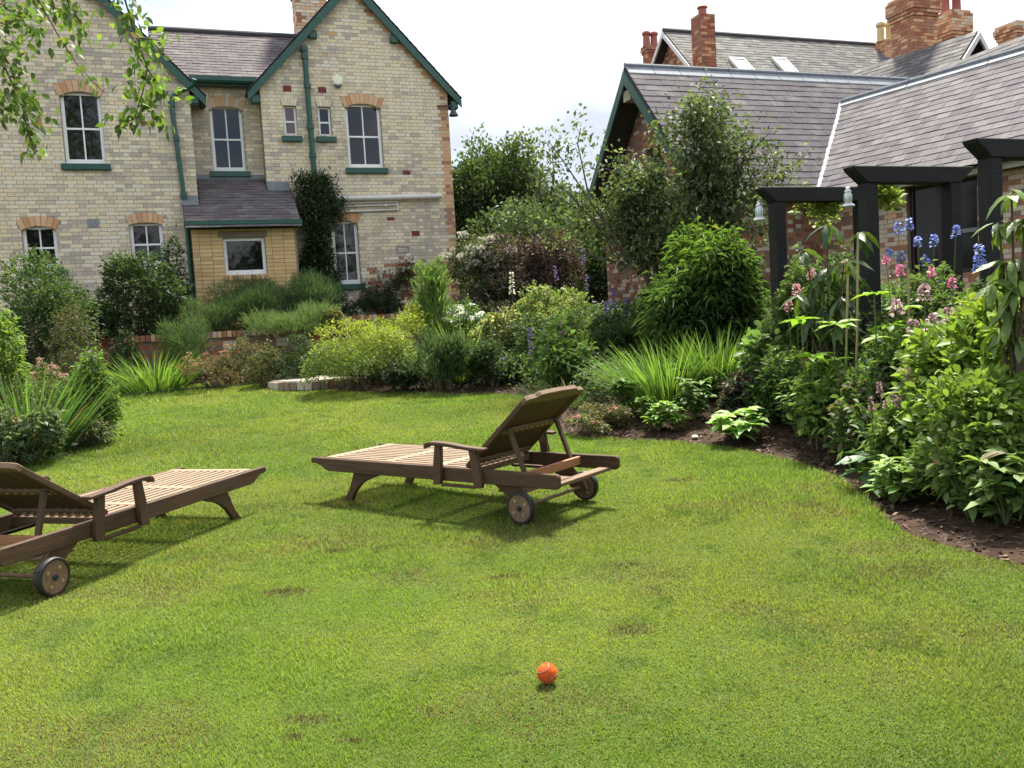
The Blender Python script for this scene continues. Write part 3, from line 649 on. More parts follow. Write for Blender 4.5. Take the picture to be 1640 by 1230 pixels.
eye, d = w2a(EYE), w2a(EYE+ray(1640, 82))-w2a(EYE); WE = eye+d*((W0[2]-eye[2])/d[2])
wd = WE-W0; wd[2] = 0; wd /= np.linalg.norm(wd)
wn = np.cross(wd, VB-W0); wn /= np.linalg.norm(wn); wn *= np.sign(wn[2]); we = np.cross(wd, wn); we *= -np.sign(we[2])
eye, d = w2a(EYE), w2a(EYE+ray(1520, 262))-w2a(EYE); gp = eye+d*(((W0-eye) @ wn)/(d @ wn)); WLEN = float((gp-W0) @ we)
WL = 9.0
def vv(p): return float((p-np.array([0, 0, RZ])) @ e)          # down-slope distance on the annexe roof
v_w, v_b = vv(W0), vv(VB)
slope(annexe, 'roof', (0, 0, RZ), (7.4, 0, RZ), e, ALEN); slope(annexe, 'roof', (0, 0, RZ), (7.4, 0, RZ), np.array([0, 1, -PK])/math.hypot(1, PK), ALEN)
slope(annexe, 'roof', W0, W0+wd*WL, we, WLEN)
wb = we.copy(); hz = np.array([we[0], we[1], 0]); wb = np.array([-hz[0], -hz[1], we[2]]); slope(annexe, 'roof', W0+np.array([0, 0, -.003]), W0+wd*WL+np.array([0, 0, -.003]), wb, WLEN)
APAL = [(.085, .076, .085), (.091, .081, .09), (.079, .071, .08), (.112, .102, .107), (.122, .111, .114), (.09, .079, .084), (.132, .121, .121), (.142, .13, .127)]
pick_a = lambda rg, u_, v_: rg.choices(range(8), [6, 5, 4, 1.2, .3, 3, .1, .05])[0]
pick_w = lambda rg, u_, v_: rg.choices(range(8), [2, 2, 1.5, 5, 4, 2, 2.2, .9])[0]  # paler slates than pick_a: the wing's sunlit slope put into the colour
PA = slates((0, 0, RZ), (1, 0, 0), e, an, ALEN, lambda v: (0, 7.4 if v < v_w else W0[0]+(VB[0]-W0[0])*(v-v_w)/(v_b-v_w)), .18, .29, pick_a, 11)
vbw = float((VB-W0) @ we); ubw = float((VB-W0) @ wd)
PW = slates(W0, wd, we, wn, WLEN, lambda v: (ubw*v/vbw, WL), .18, .25, pick_w, 12)
split(annexe, annexe, 'slate', 'slates', PA+PW, APAL, SLATE, 300, a2w)
mb = MB(); up_ = (an+wn); up_ /= np.linalg.norm(up_); vd = (VB-W0); vd /= np.linalg.norm(vd)
mb.bar(W0+up_*.02-vd*.05, VB+vd*.5+up_*.02, .17, .03, up=up_); mb.build('valley_lead', LEAD, annexe)
for i in range(13):                                             # lead ridge rolls, in lengths
    b = MB(); x0, x1 = i*.57+.006, i*.57+.564; b.tube([(x0, 0, RZ+.05), (x1, 0, RZ+.05)], .04, 8)
    for sg in (-1, 1): b._add([(x0, 0, RZ+.045), (x1, 0, RZ+.045), (x1, sg*.16, RZ+.045-.16*PK), (x0, sg*.16, RZ+.045-.16*PK), (x0, 0, RZ+.02), (x1, 0, RZ+.02), (x1, sg*.16, RZ+.02-.16*PK), (x0, sg*.16, RZ+.02-.16*PK)], [(0, 1, 2, 3), (7, 6, 5, 4), (0, 4, 5, 1), (1, 5, 6, 2), (2, 6, 7, 3), (3, 7, 4, 0)])
    b.build('ridge_lead', LEAD, annexe, smooth=True)
for i in range(6):
    b = MB(); p, q = W0+wd*(i*1.5+.01), W0+wd*(i*1.5+1.49); b.tube([p+np.array([0, 0, .055]), q+np.array([0, 0, .055])], .045, 8)
    for dn, nn in ((we, wn), (wb, None)):
        l_ = .04; b._add([p+np.array([0, 0, .05]), q+np.array([0, 0, .05]), q+dn*.18+np.array([0, 0, .05]), p+dn*.18+np.array([0, 0, .05]), p+np.array([0, 0, .025]), q+np.array([0, 0, .025]), q+dn*.18+np.array([0, 0, .025]), p+dn*.18+np.array([0, 0, .025])], [(0, 1, 2, 3), (7, 6, 5, 4), (0, 4, 5, 1), (1, 5, 6, 2), (2, 6, 7, 3), (3, 7, 4, 0)])
    b.build('ridge_lead', LEAD, annexe, smooth=True)
# bargeboards of the left-facing gable, soffit, a purlin end
for sg in (-1, 1):
    ee = np.array([0, sg, -PK])/math.hypot(1, PK); a_ = np.array([-.03, 0, RZ-.06]); z_ = a_+ee*(ALEN+.02); dn = np.array([0, 0, -.22])
    b = MB(); pts = [a_, z_, z_+dn, a_+dn*1.15]; b._add(pts+[p+np.array([.04, 0, 0]) for p in pts], [(0, 1, 2, 3), (7, 6, 5, 4), (0, 4, 5, 1), (1, 5, 6, 2), (2, 6, 7, 3), (3, 7, 4, 0)]); b.build('bargeboard', GREENP, annexe)
SOFFIT = material('dark_soffit', (.03, .022, .02), .8); 
b = MB(); b.box(.02, .48, -.14, .14, RZ-.62, RZ-.42); b.build('purlin_end', material('pale_timber', (.32, .28, .2), .8, noise=.3), annexe)
RPICK = lambda s, z, rg, a, b: rg.choice([14, 13, 15, 6, 13, 15, 4, 14])
GX = .5
w, P = wall(annexe, 'gable_wall', MORTAR_RED, GX, TERR-.2, RZ-.2, lambda z: max(-2.15, -(RZ-.2-z)/PK), lambda z: min(2.15, (RZ-.2-z)/PK), [Opening(-.2, .35, 3.6, 4.4)], RPICK, 21)
joined('brickwork', P, PAL, BRICK, w); w.rotation_euler = (0, 0, rad(-90))
w, P = wall(annexe, 'front_wall', MORTAR_RED, -2.13, TERR-.2, 3.3, lambda z: GX+.25, lambda z: 4.6, [Opening(3.75, 4.25, 1.2, 2.75)], RPICK, 22); joined('brickwork', P, PAL, BRICK, w)
b = MB(); b.box(3.75, 4.25, -2.08, -2.02, 1.2, 2.75); b.build('door', material('dark_red_paint', (.05, .012, .012), .4), annexe)
b = MB(); b.tube([(GX-.2, -2.44, RZ-EH*PK-.06), (5.2, -2.44, RZ-EH*PK-.06)], .06, 8); b.build('gutter', GREENP, annexe)
# wing wall under its eave
ho = np.array([we[0], we[1], 0]); ho /= np.linalg.norm(ho); run = WLEN*math.hypot(we[0], we[1]); ez = W0[2]+we[2]*WLEN
wo = W0+ho*(run-.3); ang = math.atan2(wd[1], wd[0])
ops = [Opening(1.75, 3.3, 1.95, 3.05), Opening(4.6, 5.6, 1.5, 2.95)]
def local_u(x, y):                                       # where a sight line meets the wing's wall, along the wall
    eye, d = w2a(EYE), w2a(EYE+ray(x, y))-w2a(EYE); k = ((wo-eye) @ ho)/(d @ ho); p = eye+d*k; return float((p-wo) @ wd), float(p[2])
u0, z_t = local_u(1452, 310); u1, _ = local_u(1565, 310); _, z_b = local_u(1500, 440)
ops = [Opening(u0, u1, max(TERR+.2, z_b), min(ez-.15, z_t+.12))]
w, P = wall(annexe, 'wing_wall', MORTAR_RED, 0, TERR-.3, ez+.02, lambda z: -1.2, lambda z: WL, ops, lambda s, z, rg, a, b: rg.choice([14, 6, 4, 14, 10, 6, 15]), 23)
w.location = (wo[0], wo[1], 0); w.rotation_euler = (0, 0, ang); joined('brickwork', P, PAL, BRICK, w)
win = bpy.data.objects.new('window', None); COL.objects.link(win); win.parent = annexe; win.location = w.location; win.rotation_euler = w.rotation_euler
o_ = ops[0]; REDP = material('oxblood_frame', (.035, .012, .012), .45)
b = MB(); hw3 = (o_.s1-o_.s0)
for q in ((o_.s0, o_.s0+.06, o_.z0, o_.z1), (o_.s1-.06, o_.s1, o_.z0, o_.z1), (o_.s0+.06, o_.s1-.06, o_.z1-.07, o_.z1), (o_.s0+.06, o_.s1-.06, o_.z0, o_.z0+.07), (o_.c-.12, o_.c-.03, o_.z0+.07, o_.z1-.07)): b.box(q[0], q[1], .08, .15, q[2], q[3])
b.build('frame', REDP, win)
for a0, a1 in ((o_.s0+.06, o_.c-.12), (o_.c-.03, o_.s1-.06)): b = MB(); b.box(a0, a1, .11, .12, o_.z0+.07, o_.z1-.07); b.build('pane', material('dim_glass', (.01, .01, .012), .1, spec=.15), win)
b = MB(); b.box(o_.c, o_.s1-.06, .085, .108, (o_.z0+o_.z1)/2-.12, (o_.z0+o_.z1)/2-.06); b.build('bar', material('grey_bar', (.2, .2, .2), .5), win)
ge = W0+we*(WLEN+.02)+np.array([0, 0, -.06]); b = MB(); b.tube([ge+wd*(ubw*WLEN/vbw+.1), ge+wd*WL], .06, 8); b.build('gutter', GREENP, annexe)
b = MB(); q0, q1 = ge+wd*.3-ho*.1, ge+wd*WL-ho*.1; b.bar(q0+np.array([0, 0, -.06]), q1+np.array([0, 0, -.06]), .03, .16); b.build('fascia', WHITEPIPE, annexe)

# ------------------------------------------------------------------ the red brick house behind
B = at(1062, 50, 27.0); BO = np.array([B[0], B[1], 0]); BZ = B[2]
far = thing('red_brick_house', 'tall red brick house with grey slate roof, skylights and many chimneys behind', 'house', BO, HA)
def w2b(p): d = np.asarray(p)-BO; return np.array([d @ HU, -(d @ HN), d[2]])
FPAL = [(.11, .104, .10), (.13, .123, .115), (.155, .148, .132), (.092, .086, .088), (.18, .172, .15)]
FP = []
e = np.array([0, -1, -1.0])/math.sqrt(2); fn = np.array([0, -1, 1])/math.sqrt(2)
slope(far, 'roof', (0, 0, BZ), (12.5, 0, BZ), e, 5); slope(far, 'roof', (0, 0, BZ), (12.5, 0, BZ), np.array([0, 1, -1.])/math.sqrt(2), 5)
FP += slates((0, 0, BZ), (1, 0, 0), e, fn, 5, lambda v: (0, 12.5), .16, .27, lambda rg, u_, v_: rg.choices(range(5), [3, 4, 2+3*noise2(u_, v_, 4), 2, 1.2])[0], 31)
b = MB(); b.tube([(0, 0, BZ+.03), (12.5, 0, BZ+.03)], .07, 8); b.build('ridge', ROOFBASE, far)
WB = material('white_bargeboard', (.55, .54, .5), .5)
for sg in (-1, 1):
    ee = np.array([0, sg, -1.])/math.sqrt(2); a_ = np.array([-.05, 0, BZ-.02]); z_ = a_+ee*5; dn = np.array([0, 0, -.16]); b = MB(); pts = [a_, z_, z_+dn, a_+dn]
    b._add(pts+[p+np.array([.05, 0, 0]) for p in pts], [(0, 1, 2, 3), (7, 6, 5, 4), (0, 4, 5, 1), (1, 5, 6, 2), (2, 6, 7, 3), (3, 7, 4, 0)]); b.build('bargeboard', WB, far)
RED = [11, 12, 14, 9, 13]
w, P = wall(far, 'gable_wall', MORTAR_RED, .3, 4.5, BZ-.12, lambda z: max(-3.4, -(BZ-.12-z)), lambda z: min(3.4, BZ-.12-z), [], lambda s, z, rg, a, b: rg.choice(RED+[9, 8]), 33, unit=(.215, .215)); joined('brickwork', P, PAL, BRICK, w); w.rotation_euler = (0, 0, rad(-90))
b = MB(); b.box(.6, 12.4, -3.3, 3.3, TERR-.1, BZ-3.6); b.build('body_wall', material('red_wall', (.25, .1, .06), .9, noise=.3), far)
def pot(parent, c, z, h, r_, mat):
    b = MB(); b.lathe([(r_*1.15, 0), (r_*.95, h*.12), (r_*.85, h*.75), (r_*1.15, h*.82), (r_*1.15, h*.92), (r_*.9, h)], (c[0], c[1], z), 12); return b.build('chimney_pot', mat, parent, smooth=True)
POTY = material('buff_pot', (.50, .36, .16), .8, noise=.2); POTR = material('red_pot', (.30, .09, .06), .8, noise=.2)
def chim_at(px0, px1, y_top, depth, z_down, pals, seed, over, pots=(), potm=None, ph=.5):
    c = w2b(at((px0+px1)/2, y_top, depth)); wpx = (px1-px0)/FPX*depth
    ch, zt = chimney(far, (c[0], c[1]), wpx*.66, wpx*.66, c[2]-z_down, c[2], pals, seed, oversail=over, gauge=.085)
    for dx, hh in pots: pot(ch, (c[0]+dx, c[1]), zt-.02, hh, .13, potm)
    return ch
chim_at(1105, 1145, 22, 25.2, 2.2, RED, 41, 0, [(0, .3)], POTR)
chim_at(1028, 1054, 72, 30, 1.5, RED, 42, 3, [(-.13, .5), (.16, .5)], POTR)
chim_at(1402, 1432, 64, 29.5, .9, [8, 9, 14], 43, 0, [(-.17, .62), (.2, .66)], POTY)
chim_at(1427, 1497, -6, 23.5, 2.6, [14, 12, 9, 8, 14], 44, 7)
chim_at(1497, 1548, 20, 25, 1.4, [14, 9, 6, 8], 45, 9, [(-.2, .65), (.22, .75)], POTR)
chim_at(1600, 1650, 36, 25, 1.0, [14, 6, 8, 10], 46, 5)
for x0, x1 in ((1163, 1204), (1232, 1270)):                     # skylights in the front slope
    def hit_b(x, y):
        eye, d = w2b(EYE), w2b(EYE+ray(x, y))-w2b(EYE); k = ((np.array([0, 0, BZ])-eye) @ fn)/(d @ fn); return eye+d*k
    p = hit_b(x0+2, 96); ux = hit_b(x1-14, 97)[0]-p[0]; b = MB(); s_ = bpy.data.objects.new('skylight', None); COL.objects.link(s_); s_.parent = far
    q = lambda a_, v_, n_: p+np.array([a_, 0, 0])+e*v_+fn*n_
    for (a0, a1, v0, v1) in ((0, ux, 0, .07), (0, ux, .93, 1.), (0, .06, .07, .93), (ux-.06, ux, .07, .93)):
        b._add([q(a0, v0, .10), q(a1, v0, .10), q(a1, v1, .10), q(a0, v1, .10), q(a0, v0, 0), q(a1, v0, 0), q(a1, v1, 0), q(a0, v1, 0)], [(0, 1, 2, 3), (7, 6, 5, 4), (0, 4, 5, 1), (1, 5, 6, 2), (2, 6, 7, 3), (3, 7, 4, 0)])
    b.build('frame', WHITEPIPE, s_)
    b = MB(); b._add([q(.06, .07, .08), q(ux-.06, .07, .08), q(ux-.06, .93, .08), q(.06, .93, .08), q(.06, .07, .05), q(ux-.06, .07, .05), q(ux-.06, .93, .05), q(.06, .93, .05)], [(0, 1, 2, 3), (7, 6, 5, 4), (0, 4, 5, 1), (1, 5, 6, 2), (2, 6, 7, 3), (3, 7, 4, 0)])
    b.build('pane', material('skylight_glass', (.55, .58, .6), .05, spec=1.), s_)
# cross gable at the right
G = w2b(at(1566, 50, 21.5)); wdf = np.array([wd[0], wd[1], 0]); gh = np.array([wd[1], -wd[0], 0]); gh = gh if (gh @ np.array([0, -1., 0])) > 0 else -gh
for sg in (1, -1):
    ee = gh*sg+np.array([0, 0, -1.]); ee /= np.linalg.norm(ee); gn = gh*sg+np.array([0, 0, 1.]); gn /= np.linalg.norm(gn)
    slope(far, 'roof', G, G-wdf*5, ee, 3.2)
    FP += slates(G, -wdf, ee, gn, 3.2, lambda v: (0, 5), .17, .27, lambda rg, u_, v_: rg.choices(range(5), [4, 2, 1, 5, 1])[0], 35+sg)
    a_ = G+wdf*.06+np.array([0, 0, -.02]); z_ = a_+ee*3.2; dn = np.array([0, 0, -.17]); b = MB(); pts = [a_, z_, z_+dn, a_+dn]; b._add(pts+[p-wdf*.05 for p in pts], [(0, 1, 2, 3), (7, 6, 5, 4), (0, 4, 5, 1), (1, 5, 6, 2), (2, 6, 7, 3), (3, 7, 4, 0)]); b.build('bargeboard', WB, far)
b = MB(); q0, q1, q2 = G-wdf*.35+np.array([0, 0, -.2]), G-wdf*.35+gh*2.2+np.array([0, 0, -2.4]), G-wdf*.35-gh*2.2+np.array([0, 0, -2.4]); b._add([q0, q1, q2, q0-wdf*.2, q1-wdf*.2, q2-wdf*.2], [(0, 1, 2), (5, 4, 3), (0, 3, 4, 1), (1, 4, 5, 2), (2, 5, 3, 0)]); b.build('gable_wall', material('red_wall', (.25, .1, .06), .9), far)
H2 = w2b(at(1535, 98, 20.5)); eye, d = w2b(EYE), w2b(EYE+ray(1640, 58))-w2b(EYE); H3 = eye+d*((H2[2]-eye[2])/d[2]); hd = H3-H2; hl = np.linalg.norm(hd); hd /= hl; hg = np.array([hd[1], -hd[0], 0]); hg = hg if hg[0] < 0 else -hg
ee = (hg+np.array([0, 0, -.9])); ee /= np.linalg.norm(ee); gn = hg*.9+np.array([0, 0, 1.]); gn /= np.linalg.norm(gn)
slope(far, 'roof', H2-hd*1, H2+hd*(hl+3), ee, 2.5); FP += slates(H2-hd*1, hd, ee, gn, 2.5, lambda v: (0, hl+4), .17, .27, lambda rg, u_, v_: rg.choice([0, 3, 3, 1]), 39)
joined('slates', FP, FPAL, SLATE, far)
# ------------------------------------------------------------------ sun loungers
SLATX = material('bleached_teak_sunlit_across', (.28, .21, .14), .6, spec=.25, noise=.3, nscale=5, stretch=(26, 1.6, 26), hue=(.22, .16, .10))  # cross bars paler too: bleached, with sunlight added in the colour
def arc(pts, n=5):
    """Catmull-Rom through 2D points"""
    P = [np.array(p, float) for p in pts]; P = [2*P[0]-P[1]]+P+[2*P[-1]-P[-2]]; o_ = []
    for i in range(1, len(P)-2):
        for k in range(n):
            t = k/n; a, b, c, d = P[i-1], P[i], P[i+1], P[i+2]; o_.append(.5*((2*b)+(-a+c)*t+(2*a-5*b+4*c-d)*t*t+(-a+3*b-3*c+d)*t**3))
    return [tuple(p) for p in o_]+[tuple(P[-2])]
def lounger(label, loc, ex, z, recline=math.atan2(.44, .5)):
    t = thing('sun_lounger', label, 'sun lounger', (loc[0], loc[1], z), math.atan2(ex[1], ex[0]), 'sun loungers on the lawn')
    WID = .66
    prof = [(-.30, .29), (-.292, .312), (-.27, .316), (1.91, .318), (1.925, .305), (1.925, .245), (1.905, .228), (-.11, .222), (-.15, .232), (-.19, .258), (-.24, .272), (-.29, .274)]
    for y0 in (-.03, WID): b = MB(); b.prism(prof, 'y', y0, y0+.03); b.build('side_rail', WOOD, t, bevel=.004)
    for x in (-.13, .47, .95): b = MB(); b.box(x-.032, x+.032, .002, WID-.002, .292, .3215); b.build('cross_bar', SLATX, t, bevel=.003)
    ns = 11
    for x0, x1 in ((-.098, .438), (.502, .918), (.982, 1.2)):
        for i in range(ns):
            y = .028+i*(WID-.056)/(ns-1); b = MB(); b.box(x0, x1, y-.0175, y+.0175, .292, .3185); b.build('slat', SLATW, t, bevel=.002)
    b = MB(); b.box(1.18, 1.215, .002, WID-.002, .262, .3); b.build('cross_bar', WOODX, t)
    # backrest
    hx, hz_, ang_, ln = 1.19, .315, recline, .69
    br = bpy.data.objects.new('backrest', None); COL.objects.link(br); br.parent = t; br.location = (hx, 0, hz_); br.rotation_euler = (0, -ang_, 0)
    for y0 in (.008, WID-.043): b = MB(); b.box(0, ln-.05, y0, y0+.035, -.012, .02); link('stile', b.mesh('stile', bevel=.003), br, WOOD)
    for i in range(10):
        y = .075+i*(WID-.15)/9; b = MB(); b.box(.03, ln-.05, y-.0262, y+.0262, .003, .019); link('slat', b.mesh('slat', bevel=.002), br, WOOD)
    for x in (.06, .36): b = MB(); b.box(x-.025, x+.025, .045, WID-.045, -.018, .001); link('batten', b.mesh('batten', bevel=.003), br, WOODX)
    DOTMAT = material('daylight_dot_pale', (.55, .42, .28), .6)  # pale discs stand in for dots of daylight between the slats
    for x in (.06, .36):
        for i in range(10):
            y = .075+i*(WID-.15)/9; b = MB(); b.lathe([(.007, -.0205), (.007, -.0175)], (x, y, 0), 6); link('daylight_dot', b.mesh('daylight_dot'), br, DOTMAT)
    crest = [(ln-.06, .006), (ln-.02, .006), (ln-.008, .035), (ln-.004, .1), (ln+.02, .13), (ln+.026, WID/2), (ln+.02, WID-.13), (ln-.004, WID-.1), (ln-.008, WID-.035), (ln-.02, WID-.006), (ln-.06, WID-.006)]
    b = MB(); b.prism(crest, 'z', -.012, .022); link('crest_rail', b.mesh('crest_rail', bevel=.004), br, WOODX)
    # props and rear frame
    for y in (.07, WID-.07): b = MB(); b.bar((1.19+math.cos(recline)*.415, y, .305+math.sin(recline)*.415-.008), (1.605, y, .30), .022, .034, up=(0, 1, 0)); b.build('prop', WOODZ, t, bevel=.003)
    b = MB(); b.box(1.615, 1.64, .002, WID-.002, .25, .305); b.build('cross_bar', WOODRED, t, bevel=.003)
    b = MB(); b.box(1.80, 1.87, .002, WID-.002, .222, .246); b.build('end_bar', WOODX, t, bevel=.003)
    b = MB(); b.box(1.40, 1.60, .05, WID-.05, .165, .178); b.build('tray', WOODX, t, bevel=.003)
    for y0 in (.012, WID-.042):
        b = MB(); b.prism([(1.38, .235), (1.58, .235), (1.68, .14), (1.70, .09), (1.66, .065), (1.6, .075), (1.55, .12)], 'y', y0, y0+.03); b.build('rear_leg', WOODZ, t, bevel=.004)
        out_ = arc([(.12, .235), (.09, .17), (.045, .08), (-.02, .0)], 4)+arc([(.062, .0), (.11, .07), (.17, .13), (.23, .165)], 4)+[(.44, .235)]
        b = MB(); b.prism(out_, 'y', y0, y0+.034); b.build('front_leg', WOODZ, t, bevel=.004)
    b = MB(); b.tube([(1.64, -.03, .1), (1.64, WID+.03, .1)], .012, 8); b.build('axle', WOODX, t)
    for y0, sg in ((-.036, -1), (WID+.036, 1)):
        wl = bpy.data.objects.new('wheel', None); COL.objects.link(wl); wl.parent = t; wl.location = (1.64, y0, .1)
        b = MB(); b.lathe([(.083, -.019), (.095, -.019), (.1, -.010), (.1, .010), (.095, .019), (.083, .019)], (0, 0, 0), 28, 'y', ring=True); link('tyre', b.mesh('tyre', smooth=True), wl, RUBBER)
        b = MB(); b.lathe([(.012, -.016), (.086, -.016), (.086, .016), (.012, .016)], (0, 0, 0), 28, 'y'); link('disc', b.mesh('disc', bevel=0), wl, material('wheel_wood', (.17, .095, .055), .65, noise=.35, nscale=20))
        b = MB(); b.lathe([(.010, -.024), (.018, -.022), (.018, .022), (.010, .024)], (0, 0, 0), 10, 'y'); link('hub', b.mesh('hub'), wl, RUBBER)
        for k in range(4):
            a_ = rad(35+90*k); b = MB(); b.lathe([(.010, -.019), (.0105, .019)], (math.cos(a_)*.052, 0, math.sin(a_)*.052), 10, 'y'); link('bolt', b.mesh('bolt'), wl, material('bolt_metal', (.45, .42, .36), .35, metal=.8))
    # arms
    for y0, sg in ((-.072, -1), (WID+.032, 1)):
        top = arc([(.90, .452), (.915, .475), (.97, .486), (1.1, .482), (1.25, .466), (1.40, .458)], 4); bot = arc([(1.40, .438), (1.25, .444), (1.1, .458), (.98, .462), (.93, .452), (.905, .436)], 4)
        b = MB(); b.prism(top+bot, 'y', y0-.008, y0+.05); b.build('armrest', WOOD, t, bevel=.004)
        ya = y0+.008 if sg < 0 else y0-.0
        b = MB(); b.prism([(.955, .20), (1.01, .205), (1.02, .225), (1.035, .458), (.985, .462), (.957, .3)], 'y', ya, ya+.033); b.build('arm_post', WOODZ, t, bevel=.003)
        b = MB(); b.prism([(1.30, .20), (1.36, .205), (1.365, .235), (1.325, .446), (1.27, .448), (1.29, .3)], 'y', ya, ya+.033); b.build('arm_post', WOODZ, t, bevel=.003)
        b = MB(); b.box(1.022, 1.30, ya+.004, ya+.03, .196, .214); b.build('arm_stretcher', WOOD, t, bevel=.002)
    return t
lounger('teak sun lounger with raised back and wheels alone in the middle of the lawn', (-1.273, 6.173), (.795, -.607), float(lawn_z(5.9))+.004)
lounger('teak sun lounger cut off by the left edge of the picture, foot end pointing away', (-2.545, 6.03), (-.299, -.954), float(lawn_z(5.4))-.004, rad(33))

# ------------------------------------------------------------------ balls
def ball(label, p, r_, col, seam_col):
    t = thing('tennis_ball', label, 'ball', p)
    bm = bmesh.new(); bmesh.ops.create_icosphere(bm, subdivisions=4, radius=r_); rg = random.Random(4)
    for v in bm.verts: v.co = v.co*(1+rg.uniform(-.012, .012))+Vector((0, 0, r_*.93))
    for f in bm.faces: f.smooth = True
    me = bpy.data.meshes.new('felt'); bm.to_mesh(me); bm.free(); link('felt', me, t, material('felt_'+label[:6], col, .95, spec=.1, noise=.25, nscale=70, bump=.8, bscale=160, stain=.35, stain_col=tuple(c*.35 for c in col), stain_scale=20))
    n = 300; d = np.random.default_rng(3).normal(size=(2200, 3)); d /= np.linalg.norm(d, axis=1)[:, None]; s_ = np.cross(d, np.random.default_rng(4).normal(size=d.shape)); s_ /= np.linalg.norm(s_, axis=1)[:, None]
    p0 = d*r_*.99+np.array([0, 0, r_*.93]); V_ = np.stack([p0-s_*.0007, p0+s_*.0007, p0+d*.0035+s_*.003], 1).reshape(-1, 3); link('fuzz', npmesh('fuzz', V_, np.arange(len(V_)).reshape(-1, 3), np.repeat([col], len(d), 0)), t, PETAL, 'stuff')
    b = MB(); pts = []
    for k in range(49):
        th = 2*math.pi*k/48; a_, b_ = .75, .25; x, y, zz = a_*math.cos(th)+b_*math.cos(3*th), a_*math.sin(th)-b_*math.sin(3*th), 2*math.sqrt(a_*b_)*math.sin(2*th)
        v = np.array([zz, -x, y]); v /= np.linalg.norm(v); pts.append(v*r_*1.003+np.array([0, 0, r_*.93]))
    b.tube(pts, r_*.045, 6, cap=False); b.build('seam', material('seam_'+label[:6], seam_col, .7), t, smooth=True)
    t.rotation_euler = (.2, .3, .5+1.3); return t
pb = on_lawn(876, 1099); ball('orange fuzzy tennis ball lying on the grass near the camera', (pb[0], pb[1], pb[2]+.012), .0335, (.74, .155, .04), (.38, .25, .2))
pb = on_lawn(177, 674); ball('yellow tennis ball lying at the edge of the left bed', (pb[0], pb[1], pb[2]+.012), .0335, (.62, .66, .05), (.6, .6, .5))
# ------------------------------------------------------------------ retaining wall, low wall behind, round patio, hose
def garden_wall(label, s0, s1, t_face, z0, z1, seed, root_label='garden wall', cop=True):
    rt_ = thing('garden_wall', label, 'wall', hpos(0, t_face, 0), HA)
    w, P = wall(rt_, 'wall', MORTAR_RED, 0, z0, z1-.115, lambda z: s0, lambda z: s1, [], lambda s, z, rg, a, b: rg.choice([13, 14, 15, 12, 6, 13]), seed, depth=.22, unit=(.215, .215))
    tw = lambda p: hpos(p[0], t_face-p[1], p[2])
    split(rt_, w, 'brick', 'brickwork', [p+(w,) for p in P], PAL, BRICK, 220, tw)
    n = int((s1-s0)/.082); rg = random.Random(seed); CP = []
    for i in range(n):
        c = rg.choice([14, 12, 10, 8, 6, 15, 14, 10]); single('coping_brick', ([s0+.041+i*.082, .09+rg.uniform(-.006, .006), z1-.055+rg.uniform(-.003, .003)], [[.0345, 0, 0], [0, .125, 0], [0, 0, .052]], c), PAL, BRICK, rt_)
    b = MB(); b.box(s0, s1, -.02, .2, z1-.114, z1-.1); b.build('coping_bed', MORTAR_RED, rt_)
    return rt_
garden_wall('low red brick retaining wall with upright brick coping in front of the terrace', -7.6, -2.9, WALL_T, .3, 1.37, 51)
garden_wall('short piece of brick wall behind the golden shrub', -2.5, -.6, 2.75, .9, 1.53, 52)
pc = on_lawn(520, 612); pc[2] = float(lawn_z(pc[1])); t = thing('round_patio', 'round pale paved patio edged with bricks, half under the golden shrub', 'patio', pc)
b = MB(); b.lathe([(.70, -.1), (.80, -.1), (.80, .085), (.0001, .09)], (0, 0, 0), 48); b.build('slab', material('pale_paving', (.25, .22, .17), .85, noise=.35, nscale=9, bump=.3), t)
rg = random.Random(2)
for k in range(46):
    a0 = 2*math.pi*k/46; c, s_ = math.cos(a0), math.sin(a0); single('edging_brick', ([c*.835, s_*.835, .01+rg.uniform(-.006, .006)], [[c*.03, s_*.03, 0], [-s_*.052, c*.052, 0], [0, 0, .06]], rg.choice([13, 15, 15, 5])), PAL, BRICK, t)
hp = [(505, 598), (470, 603), (448, 606), (425, 613), (400, 618), (370, 621.5), (340, 623), (300, 626), (250, 631), (200, 636), (170, 641)]
pts = []
for i, p in enumerate(hp):
    q = on_lawn(*p); q[2] = float(lawn_z(q[1]))+.034
    if i < 3: q = at(p[0], p[1]-1, pc[1]-.15*i); q[2] = pc[2]+.105
    pts.append(q)
b = MB(); b.tube([tuple(p) for p in pts], .011, 6); tag(b.build('garden_hose', material('green_hose', (.012, .05, .03), .45), None, smooth=True), 'dark green garden hose trailing from the round patio across the far lawn', 'hose')

# ------------------------------------------------------------------ black timber arches and their lanterns
def timber_arch(label, px_post, depth, gap, z_top, over=.22):
    p = at(px_post, 420, depth); base = tz(p[0], p[1])-.05
    t = thing('timber_arch', label, 'arch', (p[0], p[1], base), HA, 'black timber arches along the path')
    h = z_top-base
    for x in (0, gap): b = MB(); b.box(x-.065, x+.065, -.065, .065, 0, h-.15); b.build('post', BLACKW, t, bevel=.006)
    b = MB(); x0, x1 = -over, gap+over; b.prism([(x0, h), (x1, h), (x1-.02, h-.035), (x1-.17, h-.15), (x0+.17, h-.15), (x0+.02, h-.035)], 'y', -.075, .075); b.build('beam', BLACKW, t, bevel=.006)
    return t
za = 2.46
t_a = timber_arch('farthest black timber arch, beside the big bamboo-like bush, lanterns on its beam', 1247, 9.0, 1.1, za)
t_b = timber_arch('middle black timber arch framing the dark window behind the delphiniums', 1393, 7.97, 1.0, za)
t_c = timber_arch('nearest black timber arch, cut off by the right edge of the picture', 1588, 7.06, 1.0, za+.02)
GL = material('lantern_glass', (.5, .56, .58), .08, spec=.8, metal=.2); TIN = material('galvanised_tin', (.5, .52, .52), .35, metal=.6)
